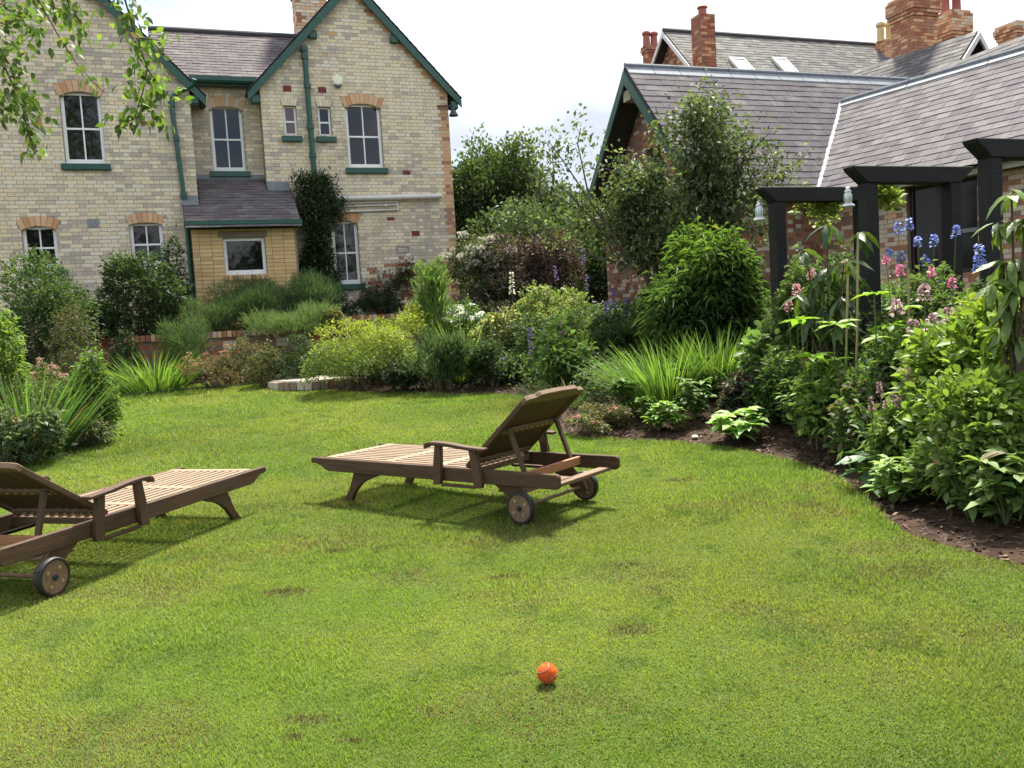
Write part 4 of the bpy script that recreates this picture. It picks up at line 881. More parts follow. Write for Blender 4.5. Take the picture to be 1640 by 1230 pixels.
def lantern(label, x, y, depth, top):
    p = at(x, y, depth); t = thing('lantern', label, 'lantern', p, 0, 'lanterns hanging from the arches')
    b = MB(); b.lathe([(.062, -.10), (.066, -.09), (.060, -.075), (.036, -.06), (.036, -.055)], n=14); b.build('base', TIN, t, smooth=True)
    b = MB(); b.lathe([(.034, -.058), (.042, -.03), (.042, .02), (.030, .05)], n=14); b.build('glass', GL, t, smooth=True)
    b = MB(); b.lathe([(.034, .048), (.036, .058), (.022, .075), (.020, .09), (.026, .095), (.010, .105)], n=14); b.build('cap', TIN, t, smooth=True)
    b = MB()
    for k in range(4):
        a_ = math.pi/2*k+.4; b.tube([(math.cos(a_)*.05, math.sin(a_)*.05, -.085), (math.cos(a_)*.047, math.sin(a_)*.047, 0), (math.cos(a_)*.03, math.sin(a_)*.03, .06)], .003, 5)
    b.build('wire_guard', TIN, t)
    b = MB(); b.tube([(0, 0, .1), (0, .0, max(.14, top-p[2]))], .003, 5); b.build('hanging_wire', TIN, t); return t
lantern('small glass storm lantern left of the far arch post', 1216, 338, 8.95, za-.14)
lantern('small glass storm lantern hanging right of the far arch post, near the middle arch', 1358, 316, 8.9, za-.14)
# ------------------------------------------------------------------ foliage helpers (arrays of leaves, blades, stems)
TONE = 1.2
def unit(v): return v/(np.linalg.norm(v, axis=-1, keepdims=True)+1e-9)
def leaves(rg, P, D, Lf, Wf, fold=.15, droop=.25, up=(0, 0, 1), oval=False, flat=.6):
    """P base points, D directions -> V, F for leaves"""
    n = len(P); D = unit(D); Lf = np.broadcast_to(Lf, (n,))[:, None]; Wf = np.broadcast_to(Wf, (n,))[:, None]
    ref = unit(np.array(up)*flat+rg.normal(size=(n, 3))*(1-flat)*.8); S = unit(np.cross(D, ref)); Nn = np.cross(S, D)
    dr = np.array([0, 0, -1.])*droop
    if not oval:
        V = np.stack([P, P+D*Lf*.45+S*Wf*.5+Nn*Wf*fold, P+D*Lf+dr*Lf, P+D*Lf*.45-S*Wf*.5+Nn*Wf*fold], 1); F0 = np.array([(0, 1, 2), (0, 2, 3)])
    else:
        a, b, c = P+D*Lf*.28+dr*Lf*.06, P+D*Lf*.66+dr*Lf*.4, P+D*Lf+dr*Lf
        V = np.stack([P, a+S*Wf*.42+Nn*Wf*fold, b+S*Wf*.46+Nn*Wf*fold, c, b-S*Wf*.46+Nn*Wf*fold, a-S*Wf*.42+Nn*Wf*fold, a, b], 1)
        F0 = np.array([(0, 1, 6), (0, 6, 5), (6, 1, 2), (6, 2, 7), (6, 7, 4), (6, 4, 5), (7, 2, 3), (7, 3, 4)])
    k = V.shape[1]; F = (F0[None]+(np.arange(n)*k)[:, None, None]).reshape(-1, 3)
    return V.reshape(-1, 3), F, len(F0)
def tint(rg, n, cols, k, var=.22, tip=None, tipw=None):
    C = (np.array(cols)*TONE)[rg.integers(0, len(cols), n)]*rg.uniform(1-var, 1+var, (n, 1))
    dd_ = rg.random(n) < .012; C[dd_] = np.array([.2, .14, .05])*rg.uniform(.5, 1.1, (int(dd_.sum()), 1))
    C = C*(1+rg.normal(size=(n, 3))*.05); C = C*.82+C.mean(1, keepdims=True)*.18
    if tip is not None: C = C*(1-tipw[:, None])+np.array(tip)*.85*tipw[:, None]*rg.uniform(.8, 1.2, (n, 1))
    return np.repeat(np.clip(C, .002, .95), k, axis=0)
def blades(rg, P, D, Lf, Wf, bend, seg=3, gap=None):
    n = len(P); D = unit(D); Lf = np.broadcast_to(Lf, (n,))[:, None]; Wf = np.broadcast_to(Wf, (n,))[:, None]; bend = np.broadcast_to(bend, (n,))[:, None]
    H = D.copy(); H[:, 2] = 0; H = unit(H+1e-4*rg.normal(size=H.shape)); a = rg.uniform(0, np.pi, n); S = np.stack([np.cos(a), np.sin(a), 0*a], -1)
    vs_ = []
    for i in range(seg+1):
        t = i/seg; c = P+D*Lf*t+(H*.7+np.array([0, 0, -1.])*.55)*Lf*bend*t*t; w_ = Wf*(1-t**2.2)*.5
        if i < seg: vs_ += [c-S*w_, c+S*w_]
        else: vs_ += [c]
    V = np.stack(vs_, 1); F0 = []
    for i in range(seg-1): F0 += [(2*i, 2*i+1, 2*i+3), (2*i, 2*i+3, 2*i+2)]
    F0 += [(2*seg-2, 2*seg-1, 2*seg)]; F0 = np.array(F0); k = V.shape[1]
    return V.reshape(-1, 3), (F0[None]+(np.arange(n)*k)[:, None, None]).reshape(-1, 3), len(F0)
def merge(parts):
    Vs, Fs, Cs, o_ = [], [], [], 0
    for V, F, C in parts: Vs.append(V); Fs.append(F+o_); Cs.append(C); o_ += len(V)
    return np.concatenate(Vs), np.concatenate(Fs), np.concatenate(Cs)
def cloud(rg, n, rx, ry, rz, lobes=9, dome=True, inner=.55):
    """n points in a lumpy mound sitting on z=0, with outward directions"""
    th = rg.uniform(0, 2*np.pi, lobes); el = np.arcsin(rg.uniform(-.75, .95, lobes)); rr = rg.uniform(.42, .64, lobes)
    c = np.stack([np.cos(th)*np.cos(el)*rr, np.sin(th)*np.cos(el)*rr, np.sin(el)*rr], -1); lr = rg.uniform(.34, .5, lobes)
    k = rg.integers(0, lobes, n); d = unit(rg.normal(size=(n, 3))); d[:, 2] = np.where(d[:, 2] < -.3, -d[:, 2], d[:, 2])
    r_ = lr[k]*(inner+(1-inner)*rg.random(n)**.6)
    p = c[k]+d*r_[:, None]; p[:, 2] = (p[:, 2]+.62)/1.5
    bad = p[:, 2] < 0; p[bad, 2] = rg.random(bad.sum())*.25
    if dome:
        f = np.sqrt(np.clip(1-((p[:, 2]*1.5-.62)/1.08)**2, .12, 1)); g_ = np.where(p[:, 2] < .42, 1/f, 1.)*np.where(p[:, 2] < .42, .96, 1); p[:, :2] *= (1+(g_-1)*.85)[:, None]
    q = p.copy(); q[:, 2] -= .35; out_ = unit(unit(q)*.6+d*.6)
    return p*np.array([rx/.92, ry/.92, rz]), out_
def spot(x, depth, z=None):
    """a place in a bed: on the sight line of photo column x at that depth, on the ground"""
    P = at(x, 560, depth); return np.array([P[0], P[1], tz(P[0], P[1])-.02 if z is None else z])
def extent(x, y_top, wpx, depth, base):
    top = at(x, y_top, depth)[2]; return max(.12, top-base[2]), wpx/FPX*depth/2
PLANTS = {}
def shrub(label, x, y_top, wpx, depth, leaf=(.05, .025), n=2500, cols=((.05, .09, .02),), lobes=11, per=5, flowers=None, tip=None, name='shrub', cat='shrub', seed=None, squash=1., mat=None, oval=False, z=None, droop=.25, inner=.5, group=None, stems=True, ry=None, flat=.5, shoots=1.):
    b0 = spot(x, depth, z); h, r_ = extent(x, y_top, wpx, depth, b0); seed = seed if seed is not None else int(x*7+y_top*13+depth*5); rg = np.random.default_rng(seed)
    t = thing(name, label, cat, b0, 0, group); n = int(n*1.5); nc = max(8, n//per)
    p, o_ = cloud(rg, nc, r_, ry or min(r_, 1.1)*squash, h, lobes, inner=inner)
    P = np.repeat(p, per, 0)+rg.normal(size=(nc*per, 3))*leaf[0]*.45; D = np.repeat(o_, per, 0)*.75+rg.normal(size=(nc*per, 3))*.55+np.array([0, 0, .18])
    up_ = p[p[:, 2] > h*.3]; ns_ = int((14+44*r_)*shoots)                 # straggling shoots beyond the outline
    if ns_ and len(up_):
        k_ = rg.integers(0, len(up_), ns_); sb = up_[k_]; sdr = unit(sb*np.array([1, 1, .6])/max(r_, h)+rg.normal(size=(ns_, 3))*.35+np.array([0, 0, .75])); sl = rg.uniform(.08, .3, ns_)*min(h, 2.)*.8; m_ = 9
        f_ = np.tile(np.linspace(0, 1, m_), ns_)[:, None]; P = np.concatenate([P, np.repeat(sb, m_, 0)+np.repeat(sdr*sl[:, None], m_, 0)*f_]); D = np.concatenate([D, np.repeat(sdr, m_, 0)*.6+rg.normal(size=(ns_*m_, 3))*.6])
    extra = len(P)-nc*per
    sc = rg.uniform(.5, 1.4, len(P)); P[:, 2] = np.maximum(P[:, 2], .01)
    V, F, k = leaves(rg, P, D, leaf[0]*sc, leaf[1]*sc, droop=droop, oval=oval, flat=flat)
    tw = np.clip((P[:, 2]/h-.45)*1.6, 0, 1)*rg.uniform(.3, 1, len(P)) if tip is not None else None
    cl = np.concatenate([np.repeat(rg.uniform(.72, 1.22, nc), per), np.ones(extra)])                       # each spray has its own tone
    C = tint(rg, len(P), cols, k, tip=tip, tipw=tw)*np.repeat(cl, k)[:, None]
    V[:, 2] = np.maximum(V[:, 2], -.02)
    link('foliage', npmesh('foliage', V, F, np.clip(C, 0, .95)), t, mat or LEAF, 'stuff')
    if stems:
        b = MB(); 
        for i in range(min(14, 5+int(r_*6))):
            q = p[rg.integers(0, nc)]*np.array([.85, .85, .85]); b.tube([rg.normal(size=3)*np.array([.06, .06, 0])*r_, q*np.array([.35, .35, .55]), q], [.012+.01*h, .008+.005*h, .003], 5, cap=False)
        b.build('stems', BARK, t)
    if flowers:
        for fl in flowers if isinstance(flowers, list) else [flowers]: flower_heads(t, rg, p[p[:, 2] > h*fl.get('above', .5)], fl)
    return t
def flower_heads(t, rg, cand, fl, name='flower_head'):
    """small heads of petals, each a part"""
    for i in range(fl['n']):
        c = cand[rg.integers(0, len(cand))]*1.03+np.array([0, 0, fl.get('lift', .01)]); m_ = fl.get('petals', 22); sz = fl['size']*rg.uniform(.7, 1.25)
        d = unit(rg.normal(size=(m_, 3))+np.array([0, -.2, .6])); P = c+d*sz*np.array([1, 1, fl.get('flat', .6)])*rg.uniform(.2, .9, (m_, 1)); V, F, k = leaves(rg, P, d+rg.normal(size=d.shape)*.4, sz*.55, sz*.5, flat=.1)
        link(name, npmesh(name, V, F, tint(rg, m_, fl['cols'], k, .15)), t, PETAL)
def clump(label, x, y_top, wpx, depth, n=160, width=.018, cols=((.07, .15, .015),), bend=(.1, .5), spread=.55, name='sword_leaf_clump', cat='plant', seed=None, lean=0., z=None, rbase=.35, bases=None):
    b0 = spot(x, depth, z); h, r_ = extent(x, y_top, wpx, depth, b0); rg = np.random.default_rng(seed or int(x*3+y_top)); t = thing(name, label, cat, b0)
    a = rg.uniform(0, 2*np.pi, n); rr = np.sqrt(rg.random(n)); P = np.stack([np.cos(a)*rr*r_*rbase*1.6, np.sin(a)*rr*min(r_, .5)*rbase*1.2, 0*a], -1)
    D = np.stack([np.cos(a)*rr*spread+lean+rg.normal(size=n)*.1, np.sin(a)*rr*spread+rg.normal(size=n)*.1, np.ones(n)], -1)
    V, F, k = blades(rg, P, D, h*rg.uniform(.6, 1.1, n), width*rg.uniform(.7, 1.3, n), rg.uniform(*bend, n), 4)
    V[:, 2] = np.maximum(V[:, 2], 0)
    link('blades', npmesh('blades', V, F, tint(rg, n, cols, k, .3)), t, LEAF, 'stuff'); return t
def rosette(label, x, y_base, wpx, h, n=60, leaf=None, cols=((.10, .17, .02),), name='small_perennial', cat='plant', group=None, stems=6, oval=True, depth=None):
    """low leafy plant near the lawn edge, placed by its foot"""
    P = on_lawn(x, y_base); b_ = spot(x, P[1]+.12); P = b_ if not inside(np.array([b_[0]]), np.array([b_[1]]))[0] else P
    b0 = np.array([P[0], P[1], tz(P[0], P[1])]); r_ = wpx/FPX*P[1]/2; rg = np.random.default_rng(int(x*5+y_base)); t = thing(name, label, cat, b0, 0, group)
    Ll = leaf or r_*.55; Ps, Ds = [], []; b = MB()
    for i in range(stems):
        a = 2*math.pi*i/stems+rg.uniform(-.4, .4); hh = h*rg.uniform(.35, 1.); tip_ = np.array([math.cos(a)*r_*.55*rg.uniform(.3, 1), math.sin(a)*r_*.55*rg.uniform(.3, 1), hh]); b.tube([(0, 0, 0), tip_*np.array([.5, .5, .6]), tip_], [.006, .005, .003], 5, cap=False)
        m_ = n//stems+1
        for j in range(m_):
            f = rg.uniform(.35, 1) if j > m_//2 else 1.; aa = rg.uniform(0, 6.28); Ps.append(tip_*np.array([f, f, f])); Ds.append((math.cos(aa), math.sin(aa), rg.uniform(.0, .7)))
    Ps, Ds = np.array(Ps), np.array(Ds); sc = rg.uniform(.7, 1.2, len(Ps)); V, F, k = leaves(rg, Ps, Ds, Ll*sc, Ll*.42*sc, droop=.3, oval=oval, flat=.85); V[:, 2] = np.maximum(V[:, 2], .004)
    link('foliage', npmesh('foliage', V, F, tint(rg, len(Ps), cols, k, .22)), t, LEAF, 'stuff'); b.build('stems', GREENSTEM, t); return t
def spike(t, rg, base, h, fl, hh, r_, cols, name='flower_spike', lean=(0, 0)):
    """a stem with a column of florets over its last hh metres"""
    top = base+np.array([lean[0], lean[1], h]); b = MB(); b.tube([base, (base+top)/2+rg.normal(size=3)*.01, top], [.006, .005, .003], 5, cap=False); link('stem', b.mesh('stem'), t, GREENSTEM)
    n = fl; u = rg.random(n); a = rg.uniform(0, 6.28, n); rr = r_*(1-u*.75); P = (top-(top-base)/np.linalg.norm(top-base)*(hh*(1-u))[:, None])+np.stack([np.cos(a)*rr*.6, np.sin(a)*rr*.6, 0*a], -1)
    D = np.stack([np.cos(a), np.sin(a), rg.uniform(-.2, .6, n)], -1); V, F, k = leaves(rg, P, D, r_*.9, r_*.9, flat=.0); link(name, npmesh(name, V, F, tint(rg, n, cols, k, .2)), t, PETAL)
# single leaf meshes for plants whose leaves are objects of their own
def leaf_variants(name, Lf, Wf, cols, seed, n=8, droop=.25, fold=.12, mat=None):
    rg = np.random.default_rng(seed); out_ = []
    for i in range(n):
        V, F, k = leaves(rg, np.zeros((1, 3)), np.array([[1., 0, 0]]), Lf, Wf, fold=fold, droop=droop*rg.uniform(.4, 1.6), oval=True, flat=1.)
        c = np.array(cols)[i % len(cols)]*rg.uniform(.8, 1.2); me = npmesh(name, V, F, np.repeat([c], k, 0), smooth=True); me.materials.append(mat or LEAF); out_.append(me)
    return out_
def place_leaf(name, me, parent, p, d, roll=0., s=1.):
    o_ = bpy.data.objects.new(name, me); COL.objects.link(o_); o_.parent = parent
    d = np.array(d, float); d /= np.linalg.norm(d); q = Vector(d).to_track_quat('X', 'Z'); M = Matrix.Translation(Vector(p)) @ q.to_matrix().to_4x4() @ Matrix.Rotation(roll, 4, 'X') @ Matrix.Scale(s, 4)
    o_.matrix_basis = M; return o_
def big_leaf_plant(label, x, depth, stems, leaf, cols, whorls, seed, name='rhododendron', cat='shrub', drop=.55, per=8, z=None, stem_r=.012):
    """stems given as photo columns/rows of their tips; whorls of long drooping leaves, each a part"""
    b0 = spot(x, depth, z); t = thing(name, label, cat, b0); rg = np.random.default_rng(seed); var = leaf_variants('leaf', leaf[0], leaf[1], cols, seed, 8, .35, mat=LEAFG)
    for (sx, sy, dd) in stems:
        tip_ = at(sx, sy, depth+dd)-b0; b = MB(); mid = tip_*np.array([.35, .35, .5]); b.tube([rg.normal(size=3)*np.array([.04, .04, 0]), mid, tip_], [stem_r, stem_r*.8, stem_r*.5], 6, cap=False); b.build('stem', BARK, t)
        for w_ in range(whorls):
            f = 1-w_*.2; c = tip_*f+(mid*.0) if w_ == 0 else mid+(tip_-mid)*max(0, 1-w_*.42)
            for j in range(per):
                a = 2*math.pi*j/per+rg.uniform(-.35, .35); place_leaf('leaf', var[rg.integers(0, 8)], t, c+rg.normal(size=3)*.012, (math.cos(a), math.sin(a), -drop+rg.uniform(-.45, .5)), rg.uniform(-.5, .5), rg.uniform(.75, 1.15))
    return t
class Branches:
    """recursive branching for the trees"""
    def __init__(s, rg): s.rg = rg; s.mb = MB(); s.tips = []
    def grow(s, p, d, ln, r_, lvl, up=.12, spread=.7, kids=3, wob=.12):
        rg = s.rg; pts = [np.array(p, float)]; dd = np.array(d, float); k = 4
        for i in range(k):
            dd = unit(dd+rg.normal(size=3)*wob+np.array([0, 0, up*.25])); pts.append(pts[-1]+dd*ln/k)
        s.mb.tube(pts, [r_*(1-.5*i/k) for i in range(k+1)], 6 if r_ > .012 else 4, cap=False)
        if lvl <= 1: s.tips += [(q, dd) for q in pts[1:]]
        if lvl > 0:
            for i in range(kids):
                f = rg.uniform(.35, 1.); q = pts[min(k, int(f*k))]; nd = unit(dd+rg.normal(size=3)*spread+np.array([0, 0, up])); s.grow(q, nd, ln*rg.uniform(.55, .78), r_*.55, lvl-1, up, spread, kids, wob)
# ------------------------------------------------------------------ planting, left to right
G1 = ((.045, .085, .022), (.06, .105, .025), (.035, .07, .02)); G2 = ((.07, .13, .025), (.09, .16, .03), (.055, .11, .02)); G3 = ((.12, .20, .025), (.15, .23, .03), (.09, .16, .02))
DK = ((.025, .05, .018), (.035, .062, .02), (.022, .042, .016)); BLUEG = ((.06, .11, .055), (.08, .13, .065), (.05, .09, .04)); PURP = ((.045, .022, .03), (.06, .03, .035), (.035, .02, .025))
BROWN = ((.10, .075, .03), (.13, .07, .035), (.07, .075, .025), (.16, .08, .045)); GOLD = ((.13, .19, .025), (.10, .16, .022), (.17, .21, .03), (.08, .14, .02))
# left bed, front
clump('green sword-leaved clump at the front of the left bed', 42, 560, 150, 8.9, 210, .022, ((.07, .14, .02), (.09, .17, .025), (.05, .10, .02)), (.05, .45), .5, lean=.25)
t = shrub('tall leafy perennial with mauve flowers at the tip of the left bed', 140, 548, 85, 9.5, (.06, .02), 3200, G3+G2, 9, shoots=3., flowers=dict(n=14, size=.025, cols=((.35, .22, .55), (.45, .3, .6)), above=.7), name='leafy_perennial', cat='plant', squash=.8)
shrub('low grey green mound spilling onto the lawn from the left bed', 128, 648, 90, 9.25, (.035, .014), 2800, ((.10, .12, .06), (.13, .15, .08), (.08, .10, .05)), 9, name='ground_cover_plant', cat='plant', stems=False)
shrub('dark leafy mound with orange seed heads at the left picture edge', 28, 640, 130, 8.5, (.06, .035), 1700, ((.08, .12, .05), (.11, .15, .07), (.06, .095, .04)), 9, shoots=2., flowers=dict(n=6, size=.045, cols=((.5, .32, .10), (.55, .42, .16)), above=.6))
shrub('pink brown flowered shrub behind the sword leaves on the left', 62, 566, 110, 10.6, (.035, .02), 2400, ((.10, .13, .03), (.08, .11, .03)), 9, flowers=dict(n=26, size=.05, cols=((.42, .22, .16), (.36, .2, .12), (.5, .3, .24)), above=.62))
shrub('yellow green shrub low at the left picture edge', -5, 490, 80, 9.8, (.07, .03), 1200, G3, 7, droop=.4)
# left back
shrub('big dark green shrub under the far left ground floor window', 62, 408, 230, 13.2, (.07, .035), 7500, DK+G1, 16, ry=1.0, tip=(.08, .13, .035), seed=91)
shrub('rounded dark shrub below the second ground floor window', 232, 412, 150, 14.9, (.075, .035), 4500, DK+((.05, .08, .035),), 12, z=TERR, tip=(.07, .11, .04))
shrub('dark climbing ivy in the corner beside the porch', 292, 372, 50, 16.1, (.05, .04), 2200, DK, 14, z=TERR, ry=.3, name='ivy', cat='climber')
shrub('brownish twiggy shrub in front of the dark shrub, left', 120, 486, 95, 12.0, (.04, .02), 2200, ((.07, .07, .025), (.05, .055, .022), (.09, .08, .03)), 9)
clump('pale green grassy clump on the terrace left of the fennel', 208, 502, 80, 14.9, 130, .02, ((.08, .14, .03), (.06, .12, .03)), (.2, .7), .7, z=TERR)
shrub('spreading dark shrub on the terrace edge by the leaning iris', 170, 470, 90, 14.4, (.06, .03), 2200, DK+G1, 9, z=TERR)
# far bed below the wall
clump('bright green daylily clump below the retaining wall', 240, 540, 160, 13.4, 420, .022, ((.11, .20, .02), (.09, .17, .02)), (.2, .7), .6)
for i, (x, y, w_, h_, cc) in enumerate([(196, 620, 56, .3, BLUEG), (236, 616, 56, .36, G2), (276, 615, 60, .32, BLUEG), (318, 614, 50, .28, BLUEG)]):
    rosette(['blue green perennial at the left end of the far lawn edge', 'mid green perennial before the daylily clump', 'broad blue green perennial, third along the far lawn edge', 'small blue green perennial left of the rusty spiraea'][i], x, y, w_, h_, 40, .11, cc, stems=9)
shrub('rusty red leaved spiraea nearest the daylilies', 338, 556, 100, 13.3, (.035, .018), 2200, BROWN, 9, name='spiraea', group='rusty spiraeas below the wall', flowers=dict(n=12, size=.04, cols=((.4, .14, .08), (.45, .22, .1)), above=.6))
shrub('rusty brown spiraea in the middle below the retaining wall', 388, 540, 110, 13.7, (.035, .018), 2600, BROWN+G1, 9, name='spiraea', group='rusty spiraeas below the wall', flowers=dict(n=12, size=.04, cols=((.42, .16, .09), (.5, .3, .12)), above=.6))
shrub('olive brown spiraea beside the dark mound below the wall', 425, 556, 75, 13.2, (.035, .018), 1600, ((.07, .085, .025), (.10, .08, .035)), 9, name='spiraea', group='rusty spiraeas below the wall')
shrub('dark green clipped mound left of the golden shrub', 466, 540, 95, 13.4, (.035, .02), 2600, DK+((.04, .08, .03),), 8)
# terrace behind the wall
def feathery(label, x, y_top, wpx, depth, n, cols, seed, z=TERR, fl=None, thin=.006):
    b0 = spot(x, depth, z); h, r_ = extent(x, y_top, wpx, depth, b0); rg = np.random.default_rng(seed); t = thing('feathery_perennial', label, 'plant', b0)
    p, o_ = cloud(rg, n//6, r_, min(r_, .8), h, 10, inner=.3); P = np.repeat(p, 6, 0)+rg.normal(size=(n//6*6, 3))*.04; D = np.repeat(o_, 6, 0)*.4+rg.normal(size=P.shape)*.4+np.array([0, 0, .9])
    V, F, k = leaves(rg, P, D, .13*rg.uniform(.6, 1.4, len(P)), thin*rg.uniform(.7, 1.5, len(P)), droop=.1); link('foliage', npmesh('foliage', V, F, tint(rg, len(P), cols, k, .3)), t, LEAF, 'stuff')
    b = MB()
    for i in range(12): q = p[rg.integers(0, len(p))]; b.tube([q*np.array([.6, .6, 0]), q], [.008, .004], 4, cap=False)
    b.build('stems', GREENSTEM, t)
    if fl: flower_heads(t, rg, p[p[:, 2] > h*.6], fl)
    return t
FE = ((.06, .11, .045), (.075, .13, .05), (.045, .085, .035))
feathery('feathery fennel in front of the porch, left', 325, 470, 110, 15.3, 7000, FE, 201)
feathery('feathery dark green mass below the porch window', 410, 440, 150, 15.9, 12000, FE, 202, fl=dict(n=4, size=.04, cols=((.5, .4, .55),), above=.5))
feathery('feathery green mass right of the porch, under the creeper', 492, 436, 130, 16.1, 11000, FE, 203)
feathery('lower feathery fringe along the wall coping', 470, 480, 150, 14.8, 9000, ((.09, .14, .05), (.07, .12, .045)), 204, z=1.2)
shrub('rusty leaved small shrub behind the wall coping', 300, 500, 60, 14.9, (.05, .025), 1300, G1+BROWN, 8, z=TERR)
shrub('small yellowing shrub at the right end of the wall', 536, 496, 40, 14.6, (.04, .02), 900, ((.14, .13, .03), (.12, .14, .03)), 6, z=TERR)
t = thing('wall_creeper', 'dense dark creeper climbing the house wall beside the porch', 'climber', hpos(-2.55, .55, TERR)); rgw = np.random.default_rng(65); nq = 1500
cz = rgw.random(nq)**.9*3.35; hw_ = .42+.16*np.sin(cz*2.1+1)+.10*np.sin(cz*5.3); cx = rgw.uniform(-1, 1, nq)*hw_*np.where(cz > 2.9, .75, 1)+.06*np.sin(cz*3); dp = rgw.uniform(0, .34, nq)*(1-(cx/.75)**2)
P = np.repeat(np.stack([cx*HU[0], cx*HU[1], cz], -1)+HN*dp[:, None], 7, 0)+rgw.normal(size=(nq*7, 3))*.06; V, F, k = leaves(rgw, P, rgw.normal(size=P.shape)*.8+HN*.8, .07*rgw.uniform(.6, 1.4, len(P)), .045); link('foliage', npmesh('foliage', V, F, tint(rgw, len(P), DK+((.045, .085, .03), (.06, .10, .035)), k)), t, LEAF, 'stuff')
b = MB(); [b.tube([(0, 0, 0), (HU[0]*q*.5, HU[1]*q*.5, 1.5), (HU[0]*q, HU[1]*q, 3.+.3*abs(q))], [.03, .02, .006], 5, cap=False) for q in (-.3, -.05, .2, .4)]
[b.tube([(HU[0]*q*.8, HU[1]*q*.8, 2.8), (HU[0]*q*1.4+HN[0]*.1, HU[1]*q*1.4+HN[1]*.1, 3.65)], [.008, .003], 4, cap=False) for q in (-.35, .1, .45)]; b.build('stems', BARK, t)
b0 = hpos(-1.1, .52, 2.35); t = thing('wall_climber', 'straggling climber spread on the brick wall right of the ground floor window', 'climber', hpos(-1.1, .5, TERR), 0); rgw = np.random.default_rng(66)
cx = rgw.uniform(-.6, .6, 340); cz = .95+.28*rgw.normal(size=340)*.6+.25*np.sin(cx*3); P = np.repeat(np.stack([cx*HU[0], cx*HU[1], cz], -1)+HN*rgw.uniform(.0, .14, (340, 1)), 6, 0)+rgw.normal(size=(2040, 3))*.04; V, F, k = leaves(rgw, P, rgw.normal(size=P.shape)+HN*.8, .055, .035); link('foliage', npmesh('foliage', V, F, tint(rgw, 2040, DK+G1+((.09, .09, .05),), k)), t, LEAF, 'stuff')
b = MB(); [b.tube([(0, 0, 0), (HU[0]*q*.4, HU[1]*q*.4, .6), (HU[0]*q, HU[1]*q, 1.+.1*q)], [.012, .009, .004], 5, cap=False) for q in (-.5, -.2, .25, .55)]; b.build('stems', BARK, t)
shrub('small dark shrub at the house foot under the window', 605, 458, 90, 17.6, (.06, .03), 1900, DK, 9, z=TERR, ry=.4)
feathery('feathery pale green plant hanging over the wall coping, left of the rusty spiraeas', 300, 488, 80, 14.3, 4500, FE, 207, z=.6)
shrub('small leafy shrub on the terrace between fennel and dark shrub', 262, 470, 80, 15.0, (.055, .025), 2000, G1+DK, 9, z=TERR)
shrub('green shrub at the far left behind the daylilies', 190, 520, 60, 13.9, (.05, .022), 1600, G1+DK, 8)
# golden shrub and the island around it
shrub('golden leaved spiraea mound standing by the round patio', 575, 512, 195, 12.25, (.036, .02), 9500, GOLD, 18, tip=(.42, .44, .05), name='golden_spiraea', ry=.75, seed=71)
shrub('taller golden spiraea behind the golden mound', 645, 492, 110, 13.2, (.036, .02), 4200, GOLD, 12, tip=(.42, .44, .05), name='golden_spiraea', ry=.6)
feathery('tall light green willowy perennial before the house corner', 696, 424, 66, 13.6, 3000, ((.11, .19, .035), (.09, .16, .03)), 205, z=None, thin=.02)
shrub('white flowered shrub in front of the house corner', 742, 488, 110, 14.0, (.05, .03), 2200, G2, 9, flowers=dict(n=38, size=.065, cols=((.75, .76, .66), (.68, .7, .58)), above=.62, flat=.4, petals=30))
clump('lime green upright sword leaves left of the white flowers', 738, 500, 44, 12.0, 46, .028, ((.17, .27, .02), (.14, .24, .02)), (.02, .2), .3)
feathery('dark ferny foliage at the lawn edge right of the golden shrub', 706, 540, 110, 11.75, 4600, ((.04, .075, .03), (.055, .095, .035)), 206, z=None, thin=.014)
shrub('dark low shrub at the lawn edge behind the loungers', 640, 575, 90, 11.9, (.05, .025), 2200, DK+((.06, .05, .025),), 9)
shrub('dark green shrub right of the ferny foliage at the lawn edge', 790, 545, 95, 11.6, (.045, .022), 3800, DK+G1, 10)
shrub('cream and green variegated shrub in the back border', 805, 505, 100, 13.0, (.06, .032), 2600, ((.09, .14, .035), (.16, .19, .06), (.3, .32, .16), (.2, .16, .03)), 9)
shrub('rose bush with pale yellow flowers before the annexe gable', 890, 450, 125, 13.0, (.05, .03), 3600, ((.09, .15, .03), (.14, .20, .035), (.20, .22, .05)), 12, flowers=dict(n=40, size=.03, cols=((.65, .62, .3), (.6, .56, .42)), above=.5))
shrub('tall cream flowered shrub by the house corner', 778, 368, 150, 16.6, (.06, .03), 7200, ((.06, .08, .035), (.05, .07, .03), (.1, .11, .06)), 12, flowers=dict(n=60, size=.11, cols=((.36, .34, .25), (.42, .40, .31), (.27, .27, .18)), above=.55, petals=60), z=TERR)
shrub('dark purple leaved smoke bush behind the border', 866, 378, 185, 16.2, (.06, .035), 9500, PURP+((.07, .05, .04),), 14, z=TERR, name='smoke_bush')
shrub('green and purple undergrowth at the foot of the smoke bush', 800, 440, 170, 15.4, (.055, .03), 3600, DK+PURP, 12, z=TERR)
shrub('bright green hedge end beside the annexe gable', 918, 372, 60, 17.5, (.05, .03), 2000, ((.13, .21, .03), (.10, .18, .03)), 8, z=TERR, name='hedge', cat='hedge')
